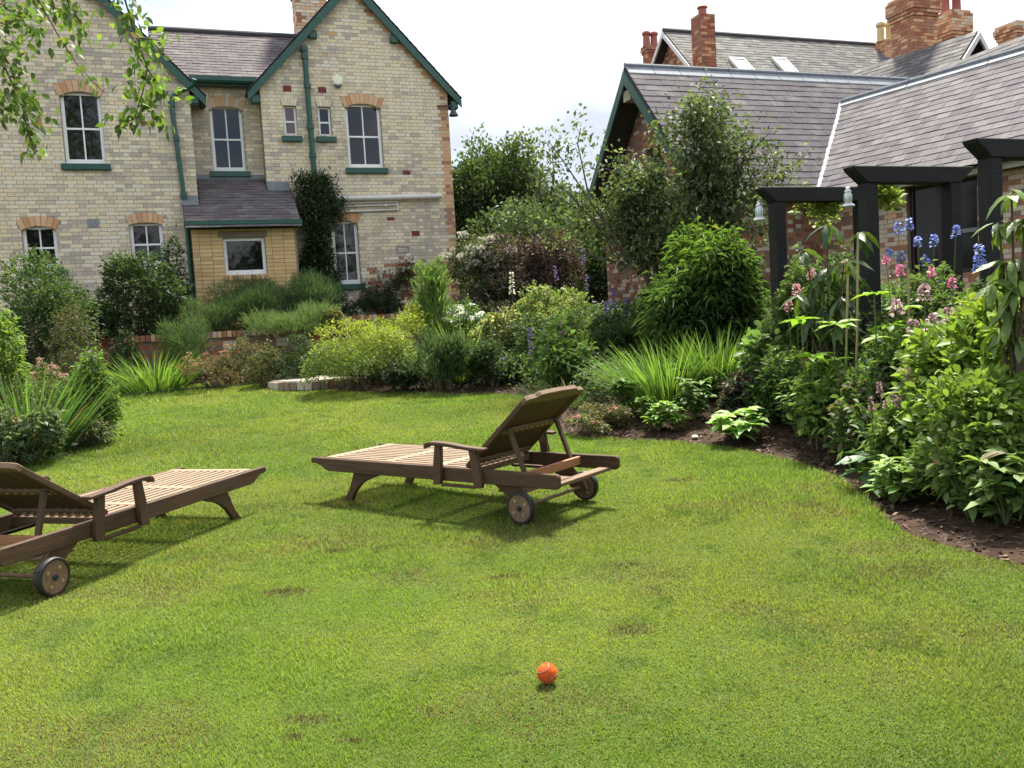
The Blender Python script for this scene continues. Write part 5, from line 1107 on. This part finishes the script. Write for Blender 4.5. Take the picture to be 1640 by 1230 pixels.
# spires of purple flowers
def spires(label, x, depth, tips, cols, r_=.035, hh=.3, name='lupin', fl=70, foliage=(.07, .12, .03)):
    b0 = spot(x, depth); t = thing(name, label, 'flower', b0); rg = np.random.default_rng(int(x)); 
    for sx, sy in tips:
        tp = at(sx, sy, depth)-b0; spike(t, rg, np.array([tp[0]*.6, 0, 0]), tp[2], fl, min(hh, tp[2]*.5), r_, cols, lean=(tp[0]*.4, 0))
    m_ = 260; P = np.stack([rg.normal(size=m_)*.12, rg.normal(size=m_)*.1, rg.uniform(0, .45, m_)], -1); V, F, k = leaves(rg, P, rg.normal(size=P.shape)+np.array([0, 0, .4]), .09, .028); link('foliage', npmesh('foliage', V, F, tint(rg, m_, (foliage,), k)), t, LEAF, 'stuff'); return t
VIO = ((.17, .09, .36), (.22, .13, .42), (.13, .08, .28)); BLU = ((.10, .17, .55), (.16, .26, .65), (.14, .16, .45), (.3, .38, .72)); PNK = ((.55, .10, .26), (.62, .18, .34), (.5, .08, .2)); MAU = ((.33, .16, .2), (.4, .24, .26), (.24, .12, .14))
spires('single blue lupin spike before the variegated shrub', 849, 11.2, [(849, 525)], VIO, .03, .35)
spires('tall purple delphiniums before the annexe wall', 932, 13.4, [(934, 398), (888, 425), (940, 440)], VIO, .028, .25, 'delphinium', 34)
spires('purple lupins at the foot of the annexe wall', 982, 12.2, [(981, 462), (972, 482), (1004, 478)], VIO, .04, .3)
spires('white foxglove leaning in the back border', 820, 13.8, [(819, 436)], ((.6, .62, .5), (.5, .55, .35)), .04, .35, 'foxglove')
# border in front of the tree
shrub('loose bright green perennial with allium heads in mid border', 912, 520, 110, 10.9, (.10, .045), 1500, ((.11, .19, .03), (.08, .15, .028)), 10, oval=True, flowers=dict(n=3, size=.05, cols=((.25, .12, .2), (.3, .18, .22)), above=.75, flat=1.), name='leafy_perennial', cat='plant', ry=.4)
shrub('dark fine leaved shrub between the alliums and the tree', 990, 484, 120, 11.6, (.05, .018), 4200, DK+G1, 12)
clump('dark arching grass tuft behind the raised backrest', 906, 572, 150, 9.9, 240, .011, ((.045, .085, .025), (.06, .10, .03)), (.5, 1.1), .9, name='grass_tuft')
clump('broad bright sword-leaved montbretia clump, left half', 1050, 524, 170, 8.9, 380, .018, ((.10, .19, .02), (.13, .23, .02), (.07, .14, .02)), (.1, .55), .5, lean=-.22)
clump('bright sword-leaved montbretia clump, right half under the bush', 1148, 512, 140, 9.0, 340, .018, ((.10, .19, .02), (.15, .25, .02), (.07, .14, .02)), (.05, .4), .4, lean=.05)
# the big bush: long narrow hanging leaves
shrub('large bamboo-like bush with long narrow hanging leaves before the far arch', 1137, 362, 200, 10.2, (.13, .019), 15000, ((.05, .10, .025), (.065, .12, .028), (.04, .085, .022)), 16, tip=(.14, .23, .03), per=6, droop=.55, ry=.7, name='bamboo_bush', inner=.3, seed=77, flat=.3, shoots=2.)
shrub('loose green shrub filling behind the rhododendron under the far arch', 1322, 398, 150, 8.4, (.055, .026), 4600, G1+G2, 11)
shrub('low green shrub between the montbretia and the whorled perennials', 1255, 560, 110, 7.8, (.06, .026), 2400, G1+G2, 10, ry=.4)
shrub('deep green filler shrub left of the alliums', 870, 500, 110, 12.2, (.055, .026), 2600, G1+DK, 10)
shrub('pale green mixed foliage below the rose bush', 930, 488, 120, 12.4, (.05, .022), 2600, ((.09, .15, .035), (.12, .18, .04)), 10)
shrub('leafy green filler between the tree foot and the big bush', 1035, 470, 90, 11.2, (.055, .022), 2200, G1, 9)
shrub('small dark shrub low behind the soil, under the montbretia', 1190, 598, 80, 8.1, (.05, .022), 1300, DK+PURP, 8, ry=.3)
clump('thin upright grassy blades at the right end of the montbretia', 1196, 540, 60, 8.7, 120, .014, ((.09, .17, .02), (.12, .21, .02)), (.1, .5), .4)
# pink flowered edging and the small perennials along the mulch
shrub('low pink flowered geranium patch behind the lounger back', 952, 646, 105, 8.35, (.028, .02), 2600, ((.08, .12, .03), (.13, .12, .05), (.16, .12, .06)), 9, flowers=[dict(n=16, size=.028, cols=((.62, .16, .22), (.68, .28, .3)), above=.35), dict(n=10, size=.025, cols=((.55, .34, .25),), above=.3)], name='geranium', cat='plant', stems=False)
for lb, x, y, w_, h_, cc in [('bushy mid green perennial beside the pink geraniums', 994, 684, 58, .30, G2), ('small lime perennial left of the pair on the mulch', 1030, 690, 40, .2, G3), ('lime perennial at the lawn edge, middle of the mulch', 1050, 700, 52, .24, G3), ('lime perennial just right of the middle mulch plant', 1076, 700, 46, .2, G3),
        ('taller green perennial behind the mulch plants', 1108, 690, 60, .32, G2), ('small dark rosette behind the primrose', 1152, 672, 46, .18, G2), ('large pale primrose-like rosette near the lawn edge', 1176, 714, 92, .22, ((.14, .24, .05), (.18, .28, .06))),
        ('green seedling right of the primrose rosette', 1230, 700, 44, .22, G2), ('leafy perennial left of the two near the mulch bend', 1272, 716, 62, .42, G2), ('leafy perennial at the mulch bend, right of the pair', 1330, 724, 76, .30, G2),
        ('small peony-like plant with pointed leaves above the bare soil', 1425, 816, 92, .22, ((.10, .18, .025), (.13, .2, .03))), ('pale pointed perennial at the bottom right corner of the bed', 1606, 866, 120, .3, ((.09, .15, .03), (.12, .18, .04)))]:
    rosette(lb, x, y, w_*1.25, h_*1.2, 150, None, tuple(tuple(v*1.35 for v in c) for c in cc), stems=16)
for lb, x, y, w_, h_, cc in [('round green mound at the back of the mulch, left of the primrose', 1092, 668, 60, .3, G2), ('fresh green mound behind the primrose rosette', 1196, 690, 60, .34, G2), ('green mound behind the two perennials at the bend', 1300, 690, 70, .4, G2), ('lime tuft on the bare soil right of the hosta', 1478, 806, 70, .26, G3), ('green tuft at the soil edge near the right picture edge', 1545, 850, 80, .26, G2)]:
    rosette(lb, x, y, w_*1.15, h_*1.1, 150, None, tuple(tuple(v*1.35 for v in c) for c in cc), stems=16)
shrub('yellow green climber leaves hanging from the far arch beam', 1312, 304, 70, 9.4, (.06, .042), 420, ((.15, .21, .03), (.2, .24, .04)), 8, z=2.0, ry=.15, name='climber', cat='climber', stems=False, shoots=.6)
shrub('yellow green climber leaves right of the middle arch post', 1425, 292, 46, 8.6, (.07, .05), 260, ((.17, .23, .03), (.22, .26, .04)), 6, z=2.12, ry=.12, name='climber', cat='climber', stems=False, shoots=.6)
shrub('mid green leafy mass below the pink flowers', 1500, 500, 170, 6.4, (.055, .03), 3600, G2+G3, 12, ry=.4)
shrub('fresh green leafy mass left of the mauve flowers', 1420, 540, 120, 6.7, (.06, .03), 2400, G2, 10, ry=.35)
shrub('light green leafy mound above the bistort', 1400, 640, 110, 6.35, (.055, .028), 2000, G2+G3, 9, ry=.3)
# tall leafy stems in the middle right
shrub('pale leafy perennial with toothed leaves right of the montbretia', 1226, 524, 70, 8.2, (.09, .05), 620, ((.10, .17, .035), (.13, .2, .05)), 9, oval=True, name='leafy_perennial', cat='plant')
def whorl_plant(label, x, depth, tips, leaf, cols, seed, per=7):
    b0 = spot(x, depth); t = thing('whorled_perennial', label, 'plant', b0); rg = np.random.default_rng(seed); var = leaf_variants('leaf', leaf, leaf*.42, cols, seed, 6, .2)
    for sx, sy in tips:
        tp = at(sx, sy, depth+rg.uniform(-.15, .15))-b0; b = MB(); b.tube([tp*np.array([.6, .6, 0]), tp*np.array([.85, .85, .6]), tp], [.007, .006, .004], 5, cap=False); b.build('stem', GREENSTEM, t)
        for w_, sc in ((1., 1.), (.72, .85), (.45, .7)):
            c = np.array([tp[0]*(.6+.4*w_), tp[1]*(.6+.4*w_), tp[2]*w_]); n_ = per if w_ == 1 else 4
            for j in range(n_): a = 2*math.pi*j/n_+rg.uniform(-.3, .3); place_leaf('leaf', var[rg.integers(0, 6)], t, c, (math.cos(a), math.sin(a), rg.uniform(-.12, .28)), rg.uniform(-.25, .25), sc*rg.uniform(.8, 1.15))
    return t
whorl_plant('bright whorled perennial catching the sun in the middle of the right border', 1310, 6.9, [(1338, 519), (1283, 512), (1300, 570)], .19, ((.15, .26, .03), (.18, .3, .04)), 301)
whorl_plant('second bright whorled perennial, right of the bamboo canes', 1415, 6.5, [(1400, 470), (1447, 492), (1425, 520)], .16, ((.15, .26, .03), (.17, .28, .04)), 302)
shrub('leafy undergrowth below the whorled perennials', 1330, 575, 130, 6.9, (.07, .035), 2300, G2+G3, 11, oval=True, ry=.4)
shrub('narrow leaved green plant at the soil edge, mid right', 1392, 600, 110, 6.3, (.075, .03), 1700, G2+((.1, .1, .045),), 10, oval=True, ry=.4)
big_leaf_plant('tall rhododendron with long drooping leaves between the two far arches', 1325, 7.5, [(1325, 362, 0), (1290, 402, .1), (1352, 420, -.1), (1378, 372, 0), (1310, 450, .05), (1345, 480, -.1), (1283, 470, 0), (1372, 440, .1)], (.22, .06), ((.06, .10, .025), (.045, .08, .03), (.085, .13, .03)), 2, 401)
b0 = spot(1370, 7.2); 
for i, (x0, y0, x1, y1) in enumerate([(1374, 372, 1365, 600), (1358, 440, 1345, 600), (1455, 430, 1450, 600)]):
    a_ = at(x0, y0, 7.2-.2*i); q = at(x1, y1, 7.2-.2*i); q[2] = tz(q[0], q[1])-.05; b = MB(); b.tube([tuple(q), tuple((a_+q)/2+np.array([.01, 0, 0])), tuple(a_)], [.011, .0105, .009], 8)
    tag(b.build('bamboo_cane', material('bamboo', (.30, .24, .11), .6, noise=.3, nscale=10), None, smooth=True), ['tall bamboo cane standing right of the rhododendron leaves', 'thin short bamboo cane left of the tall one', 'bamboo cane among the pink flowers'][i], 'cane', 'bamboo canes in the right border')
shrub('dense small leaved green undergrowth below the blue delphiniums', 1478, 398, 170, 7.3, (.05, .028), 6000, ((.08, .13, .03), (.11, .17, .04), (.06, .10, .03)), 13, ry=.5)
shrub('leafy filling between the far arch post and the rhododendron', 1275, 445, 70, 8.3, (.06, .03), 1800, ((.10, .16, .035), (.08, .13, .03)), 8)
t = spires('blue delphiniums in front of the dark window', 1470, 7.6, [(1455, 350), (1438, 358), (1470, 378), (1442, 402), (1496, 376), (1532, 362), (1483, 408), (1424, 398)], BLU, .032, .10, 'delphinium', 34)
spires('blue delphinium spike between the two near arch posts', 1570, 6.8, [(1568, 392)], BLU, .04, .2, 'delphinium', 50)
spires('pink foxglove-like spikes below the delphiniums', 1500, 6.6, [(1492, 428), (1525, 444), (1556, 462), (1418, 408), (1440, 424)], PNK, .028, .08, 'pink_flower', 30)
spires('pale pink flowers left among the rhododendron stems', 1290, 7.9, [(1300, 430), (1352, 418), (1275, 455), (1290, 460), (1262, 480)], ((.5, .2, .24), (.56, .3, .3)), .035, .1, 'pink_flower', 40)
spires('dusky mauve flowers in the middle of the right border', 1480, 6.1, [(1435, 478), (1480, 455), (1492, 500), (1520, 492), (1462, 510), (1546, 480)], ((.42, .24, .28), (.5, .34, .36), (.3, .16, .2)), .04, .12, 'mauve_flower', 40)
spires('brown mauve bistort spikes above the hosta', 1415, 5.6, [(1408, 612), (1432, 632), (1394, 636), (1455, 588), (1440, 636), (1418, 640)], MAU, .018, .1, 'bistort', 40)
# near right
shrub('sunlit yellow green large leaved shrub under the right picture edge rhododendron', 1560, 480, 220, 5.5, (.09, .04), 3600, ((.13, .21, .028), (.16, .25, .03), (.10, .17, .025)), 12, oval=True, ry=.55, tip=(.24, .33, .035), flowers=dict(n=2, size=.03, cols=((.6, .06, .03),), above=.5), seed=515)  # tip paints sunlight onto the upper leaves
shrub('green dogwood-like shrub arching over the soil at the lower right', 1560, 612, 260, 4.9, (.062, .032), 5600, ((.10, .165, .03), (.13, .2, .035), (.08, .13, .026)), 14, oval=True, ry=.5, tip=(.2, .3, .04), flowers=dict(n=4, size=.022, cols=((.62, .05, .03),), above=.4), seed=516)  # lighter tip colour stands in for sun on the top leaves
shrub('dense green leaves between the hosta and the right edge', 1460, 660, 120, 5.5, (.065, .035), 2200, G3, 10, oval=True, ry=.35, flowers=dict(n=3, size=.022, cols=((.6, .05, .04),), above=.4))
shrub('dark shrub filling the lower right corner of the bed', 1622, 740, 130, 4.55, (.07, .035), 1800, G1+G2, 9, oval=True, ry=.4)
shrub('tall green leaves behind the yellow green shrub', 1600, 430, 130, 6.3, (.09, .045), 1500, G1+G2, 9, oval=True, ry=.4)
big_leaf_plant('rhododendron with long hanging leaves at the right picture edge', 1628, 4.9, [(1620, 312, 0), (1600, 360, .05), (1640, 350, -.1), (1612, 420, 0), (1645, 420, .1), (1592, 455, .05), (1628, 470, -.05)], (.17, .05), ((.10, .155, .035), (.08, .125, .035), (.13, .19, .04)), 2, 402, per=9)
# hosta with broad glossy leaves
d_ = spot(1400, 5.5); t = thing('hosta', 'broad glossy leaved hosta at the edge of the mulch', 'plant', d_); rgh = np.random.default_rng(12); var = leaf_variants('leaf', .2, .12, ((.06, .13, .045), (.085, .16, .05), (.05, .105, .045)), 13, 6, .35, .1, mat=LEAFG)
for j in range(22): a = j*2.4; q = rgh.uniform(.35, 1); b = MB(); e_ = np.array([math.cos(a)*.07*q, math.sin(a)*.07*q, .14+.16*(1-q)]); b.tube([(0, 0, 0), e_], .005, 5); b.build('stalk', GREENSTEM, t); place_leaf('leaf', var[j % 6], t, e_, (math.cos(a), math.sin(a), .75-.75*q), rgh.uniform(-.3, .3), rgh.uniform(.8, 1.1))
pb = on_lawn(1113, 704); b = MB(); b.lathe([(.012, -.005), (.026, .004), (.03, .014), (.02, .026), (.004, .03)], n=10); tag(b.build('white_stone', material('white_stone_mat', (.6, .58, .52), .8, noise=.2), None, smooth=True), 'small white stone on the mulch at the lawn edge', 'stone').location = (pb[0], pb[1], tz(pb[0], pb[1])+.01)

# ------------------------------------------------------------------ trees
def leafed(t, rg, tips, per, leaf, cols, jit, name='crown', mat=None, droop=.3, oval=False, tip=None, zt=None):
    P = np.repeat(np.array([a for a, _ in tips]), per, 0); D = np.repeat(np.array([b for _, b in tips]), per, 0); P = P+rg.normal(size=P.shape)*jit; D = D*.4+rg.normal(size=D.shape)*.7
    sc = rg.uniform(.6, 1.2, len(P)); V, F, k = leaves(rg, P, D, leaf[0]*sc, leaf[1]*sc, droop=droop, oval=oval, flat=.4)
    cl = np.repeat(rg.uniform(.75, 1.25, len(tips)), per*k)[:, None]; C = tint(rg, len(P), cols, k, .2)*cl
    link(name, npmesh(name, V, F, np.clip(C, 0, .9)), t, mat or LEAF, 'stuff')
# many-stemmed small tree before the annexe
b0 = spot(1075, 12.3); rgt = np.random.default_rng(81); t = thing('garden_tree', 'many-stemmed small tree with dark leaves in front of the annexe gable', 'tree', b0); br = Branches(rgt)
for sx, sy, dd, lv in [(1115, 150, 0, 3), (1240, 170, .1, 2), (1250, 235, .2, 2), (985, 265, .2, 2), (945, 300, .1, 3), (985, 330, -.2, 3), (1030, 280, .1, 3), (1020, 190, .2, 2), (1190, 240, -.2, 3), (1235, 210, .1, 2), (1245, 150, 0, 1), (1200, 170, .2, 2), (1060, 225, .3, 3), (1165, 205, -.2, 3), (1215, 210, 0, 3), (1010, 260, .1, 3), (1120, 250, -.3, 3), (1180, 270, .2, 3), (1060, 330, -.2, 3), (1225, 290, -.1, 2), (960, 300, .1, 2), (1010, 370, .2, 2), (1150, 330, -.3, 3)]:
    tp = at(sx, sy, 12.3+dd)-b0; ln = np.linalg.norm(tp); q = tp*np.array([.42, .42, .52])+rgt.normal(size=3)*.05; br.mb.tube([rgt.normal(size=3)*np.array([.08, .08, 0]), q*.5, q], [.035, .03, .022], 6, cap=False)
    br.grow(q, unit(tp-q), np.linalg.norm(tp-q)*.62, .02, lv, .06, .75, 3 if lv == 3 and sy > 200 else 4)
for tipx in [[(1010, 420), (930, 330), (888, 288), (884, 240), (872, 225)], [(1010, 420), (950, 330), (905, 262), (880, 228)], [(1020, 430), (900, 395), (850, 350), (815, 330)], [(1010, 430), (940, 300), (925, 230), (930, 205)]]:
    pts = [at(a, c, 12.1)-b0 for a, c in tipx]; br.mb.tube(pts, [.02, .013, .009, .006, .004][:len(pts)], 5, cap=False)
    for i in range(1, len(pts)):
        for f in np.linspace(.1, 1, 11): br.tips.append((pts[i-1]+(pts[i]-pts[i-1])*f+rgt.normal(size=3)*.09, unit(pts[i]-pts[i-1])))
br.mb.build('trunk', BARK, t); leafed(t, rgt, br.tips, 6, (.085, .048), ((.06, .09, .032), (.075, .105, .038), (.048, .075, .028), (.12, .15, .055))  , .1)
print('tree tips', len(br.tips))
def bigtree(label, x, y_top, wpx, depth, n, cols, seed, leaf=(.13, .07), tip=None, trunk_h=.3, lobes=26, name='background_tree', ry=None):
    b0 = spot(x, depth, TERR-.05); h, r_ = extent(x, y_top, wpx, depth, b0); rg = np.random.default_rng(seed); t = thing(name, label, 'tree', b0, 0, 'trees behind the houses'); p, o_ = cloud(rg, n//6, r_, ry or r_, h, lobes, inner=.6)
    P = np.repeat(p, 6, 0)+rg.normal(size=(len(p)*6, 3))*leaf[0]*.9; D = np.repeat(o_, 6, 0)*.5+rg.normal(size=P.shape)*.5+np.array([0, 0, .45]); sc = rg.uniform(.6, 1.3, len(P)); V, F, k = leaves(rg, P, D, leaf[0]*sc, leaf[1]*sc, droop=.1, flat=.4)
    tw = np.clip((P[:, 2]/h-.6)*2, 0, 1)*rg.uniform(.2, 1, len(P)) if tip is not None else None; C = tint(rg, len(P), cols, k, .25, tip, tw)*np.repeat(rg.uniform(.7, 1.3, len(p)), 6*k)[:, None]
    link('crown', npmesh('crown', V, F, np.clip(C, 0, .9)), t, LEAF, 'stuff'); b = MB(); b.tube([(0, 0, -.1), (.05, 0, h*.3), (0, .1, h*.6)], [.16, .12, .05], 8)
    for i in range(9): q = p[rg.integers(0, len(p))]; b.tube([(0, 0, h*.2+.03*i), q*np.array([.5, .5, .8]), q], [.06, .035, .01], 5, cap=False)
    b.build('trunk', BARK, t); return t
bigtree('dark evergreen tree just right of the house corner', 752, 240, 130, 26, 17000, ((.03, .05, .018), (.04, .065, .022)), 61, tip=(.09, .13, .03))
bigtree('tallest bright-topped evergreen in the middle of the background trees', 800, 226, 110, 27, 15000, ((.032, .055, .018), (.045, .075, .022)), 62, tip=(.10, .145, .03))
bigtree('bright-topped evergreen at the right of the background trees', 852, 236, 100, 26, 15000, ((.035, .06, .02), (.05, .08, .022)), 63, tip=(.10, .145, .03))
bigtree('lower dark tree between the evergreens and the annexe gable', 890, 290, 80, 24, 5000, ((.035, .06, .02), (.05, .04, .025), (.045, .075, .025)), 64)
bigtree('green leafy tree behind the cream flowered shrub', 845, 318, 120, 19.5, 6000, ((.045, .075, .025), (.06, .09, .028)), 65, leaf=(.09, .05))
bigtree('long dark hedge closing the gap behind the border', 880, 335, 330, 22, 16000, ((.035, .06, .02), (.05, .08, .025)), 67, leaf=(.15, .09), name='background_hedge', ry=.9)
bigtree('dark tree filling the gap beside the annexe gable', 940, 312, 110, 23.5, 11000, ((.035, .06, .02), (.05, .08, .025)), 68, leaf=(.15, .085))
# the beech whose branches hang in at the top left; it stands behind the photographer's left shoulder
rgb = np.random.default_rng(99); bb = np.array([-6.4, -1.5, float(lawn_z(-1.5))-.06]); t = thing('beech_tree', 'beech tree reaching in with leafy hanging branches at the top left', 'tree', bb)
limbs = MB(); limbs.tube([(0, 0, 0), (.1, .1, 1.6), (.05, .3, 4), (-.1, .2, 7), (0, 0, 10)], [.36, .27, .22, .15, .05], 12)
sprays = [[(160, -60), (200, 0), (217, 55), (236, 110), (228, 150), (215, 190), (183, 205)], [(225, 95), (250, 130), (268, 152), (284, 158)], [(212, 60), (240, 62), (262, 66)], [(20, -70), (62, 0), (95, 60), (125, 105), (165, 147)], [(60, 0), (110, 20), (124, 50), (128, 58)], [(-60, -20), (-10, 60), (18, 110), (35, 165), (45, 215), (56, 243)], [(0, 90), (22, 140), (55, 165), (68, 188)],
          [(-50, -40), (0, 5), (32, 30), (55, 50), (38, 66)], [(90, -60), (104, -10), (112, 14), (132, 26)], [(-40, 60), (-5, 80), (30, 78)], [(205, 130), (226, 165), (252, 195)], [(-40, 20), (10, 40), (45, 20)], [(-50, 110), (-10, 150), (8, 190)]]
twig = MB(); lp = []
for si, sp in enumerate(sprays):
    dep = 6.2+.35*math.sin(si*2.1); pts = [at(x, y, dep+.03*i)-bb for i, (x, y) in enumerate(sp)]; twig.tube(pts, list(np.linspace(.009, .0025, len(pts))), 5, cap=False)
    if si in (0, 3, 5, 7, 8): limbs.tube([(.05, .3, 3.2+.25*si), (pts[0]+np.array([.05, .3, 4.5]))/2+np.array([0, 0, .5]), pts[0]], [.08, .04, .01], 8, cap=False)
    for i in range(1, len(pts)):
        ln = np.linalg.norm(pts[i]-pts[i-1]); n_ = max(3, int(ln/(.0052 if si not in (3,) else .014)))
        if i == 1 and sp[1][1] > 20: n_ //= 2
        for f in np.linspace(0, 1, n_):
            c = pts[i-1]+(pts[i]-pts[i-1])*f+rgb.normal(size=3)*np.array([.055, .07, .045]); dd = unit(pts[i]-pts[i-1])*.5+rgb.normal(size=3)*.6+np.array([0, 0, -.25]); lp.append((c, dd))
BCOL = ((.11, .18, .03), (.09, .16, .028), (.14, .21, .035), (.065, .115, .025), (.09, .115, .04)); var = leaf_variants('leaf', .064, .042, BCOL, 5, 10, .25, .1)
order = rgb.permutation(len(lp)); print('beech leaves', len(lp))
vis = [i for i in order if (lambda d: abs((d @ RT)/(d @ FW)*FPX) < 812 and abs((d @ UP)/(d @ FW)*FPX) < 608)(lp[i][0]+bb-EYE)]; vset = set(vis[:300])
for i in vis[:300]: place_leaf('leaf', var[rgb.integers(0, 10)], t, lp[i][0], lp[i][1], rgb.uniform(-.9, .9), rgb.uniform(.75, 1.2))
rest = [lp[i] for i in order if i not in vset]; P = np.array([a for a, _ in rest]); D = np.array([b for _, b in rest]); V, F, k = leaves(rgb, P, D, .064*rgb.uniform(.75, 1.2, len(P)), .042, oval=True, flat=.5); link('foliage', npmesh('foliage', V, F, tint(rgb, len(P), BCOL, k)), t, LEAF, 'stuff')
twig.build('twigs', BARK, t)
# crown above and behind the camera
p, o_ = cloud(rgb, 2600, 6.2, 5.2, 8.5, 40, inner=.5); p = p+np.array([.5, -2.0, 4.2]); pw = p+bb-EYE; dz = pw @ FW
keep = ~((dz > -1.5) & (np.abs(pw @ RT) < np.maximum(dz, 0)*.8+2.0) & ((pw @ UP) < np.maximum(dz, 0)*.62+2.0)); p, o_ = p[keep], o_[keep]
P = np.repeat(p, 6, 0)+rgb.normal(size=(len(p)*6, 3))*.22; D = np.repeat(o_, 6, 0)*.4+rgb.normal(size=P.shape)*.6; V, F, k = leaves(rgb, P, D, .2, .13); link('crown', npmesh('crown', V, F, tint(rgb, len(P), BCOL, k)), t, LEAF, 'stuff')
for i in range(26): q = p[rgb.integers(0, len(p))]; limbs.tube([(0, .2, 3+.25*i), q*np.array([.5, .5, .7])+np.array([0, 0, 1.2]), q], [.1, .06, .015], 6, cap=False)
limbs.build('trunk', BARK, t, smooth=True)
# trees behind the photographer: they show in the window panes and shade the near lawn's side of things
for i, (x, y, r_, h, lb) in enumerate([(7.8, -7.5, 3.8, 8.6, 'broad garden tree behind the photographer, mirrored in the window panes'), (-1.5, -13.0, 3.8, 10.0, 'tallest garden tree behind the photographer, mirrored in the window panes'), (15.5, -4.0, 4.6, 11.0, 'garden tree behind the photographer on the right, mirrored in the panes')]):
    rg = np.random.default_rng(700+i); t = thing('garden_tree', lb, 'tree', (x, y, -.06)); p, o_ = cloud(rg, 1300, r_, r_, h*.92, 26, inner=.5); P = np.repeat(p, 6, 0)+rg.normal(size=(7800, 3))*.22; V, F, k = leaves(rg, P, np.repeat(o_, 6, 0)*.5+rg.normal(size=P.shape)*.6, .26, .17)
    link('crown', npmesh('crown', V, F, tint(rg, 7800, G1, k)), t, LEAF, 'stuff'); b = MB(); b.tube([(0, 0, 0), (.1, 0, h*.3), (0, .1, h*.7)], [.3, .22, .06], 8)
    for j in range(8): q = p[rg.integers(0, len(p))]; b.tube([(0, 0, h*.2+.2*j), q*np.array([.5, .5, .8]), q], [.09, .05, .01], 5, cap=False)
    b.build('trunk', BARK, t)
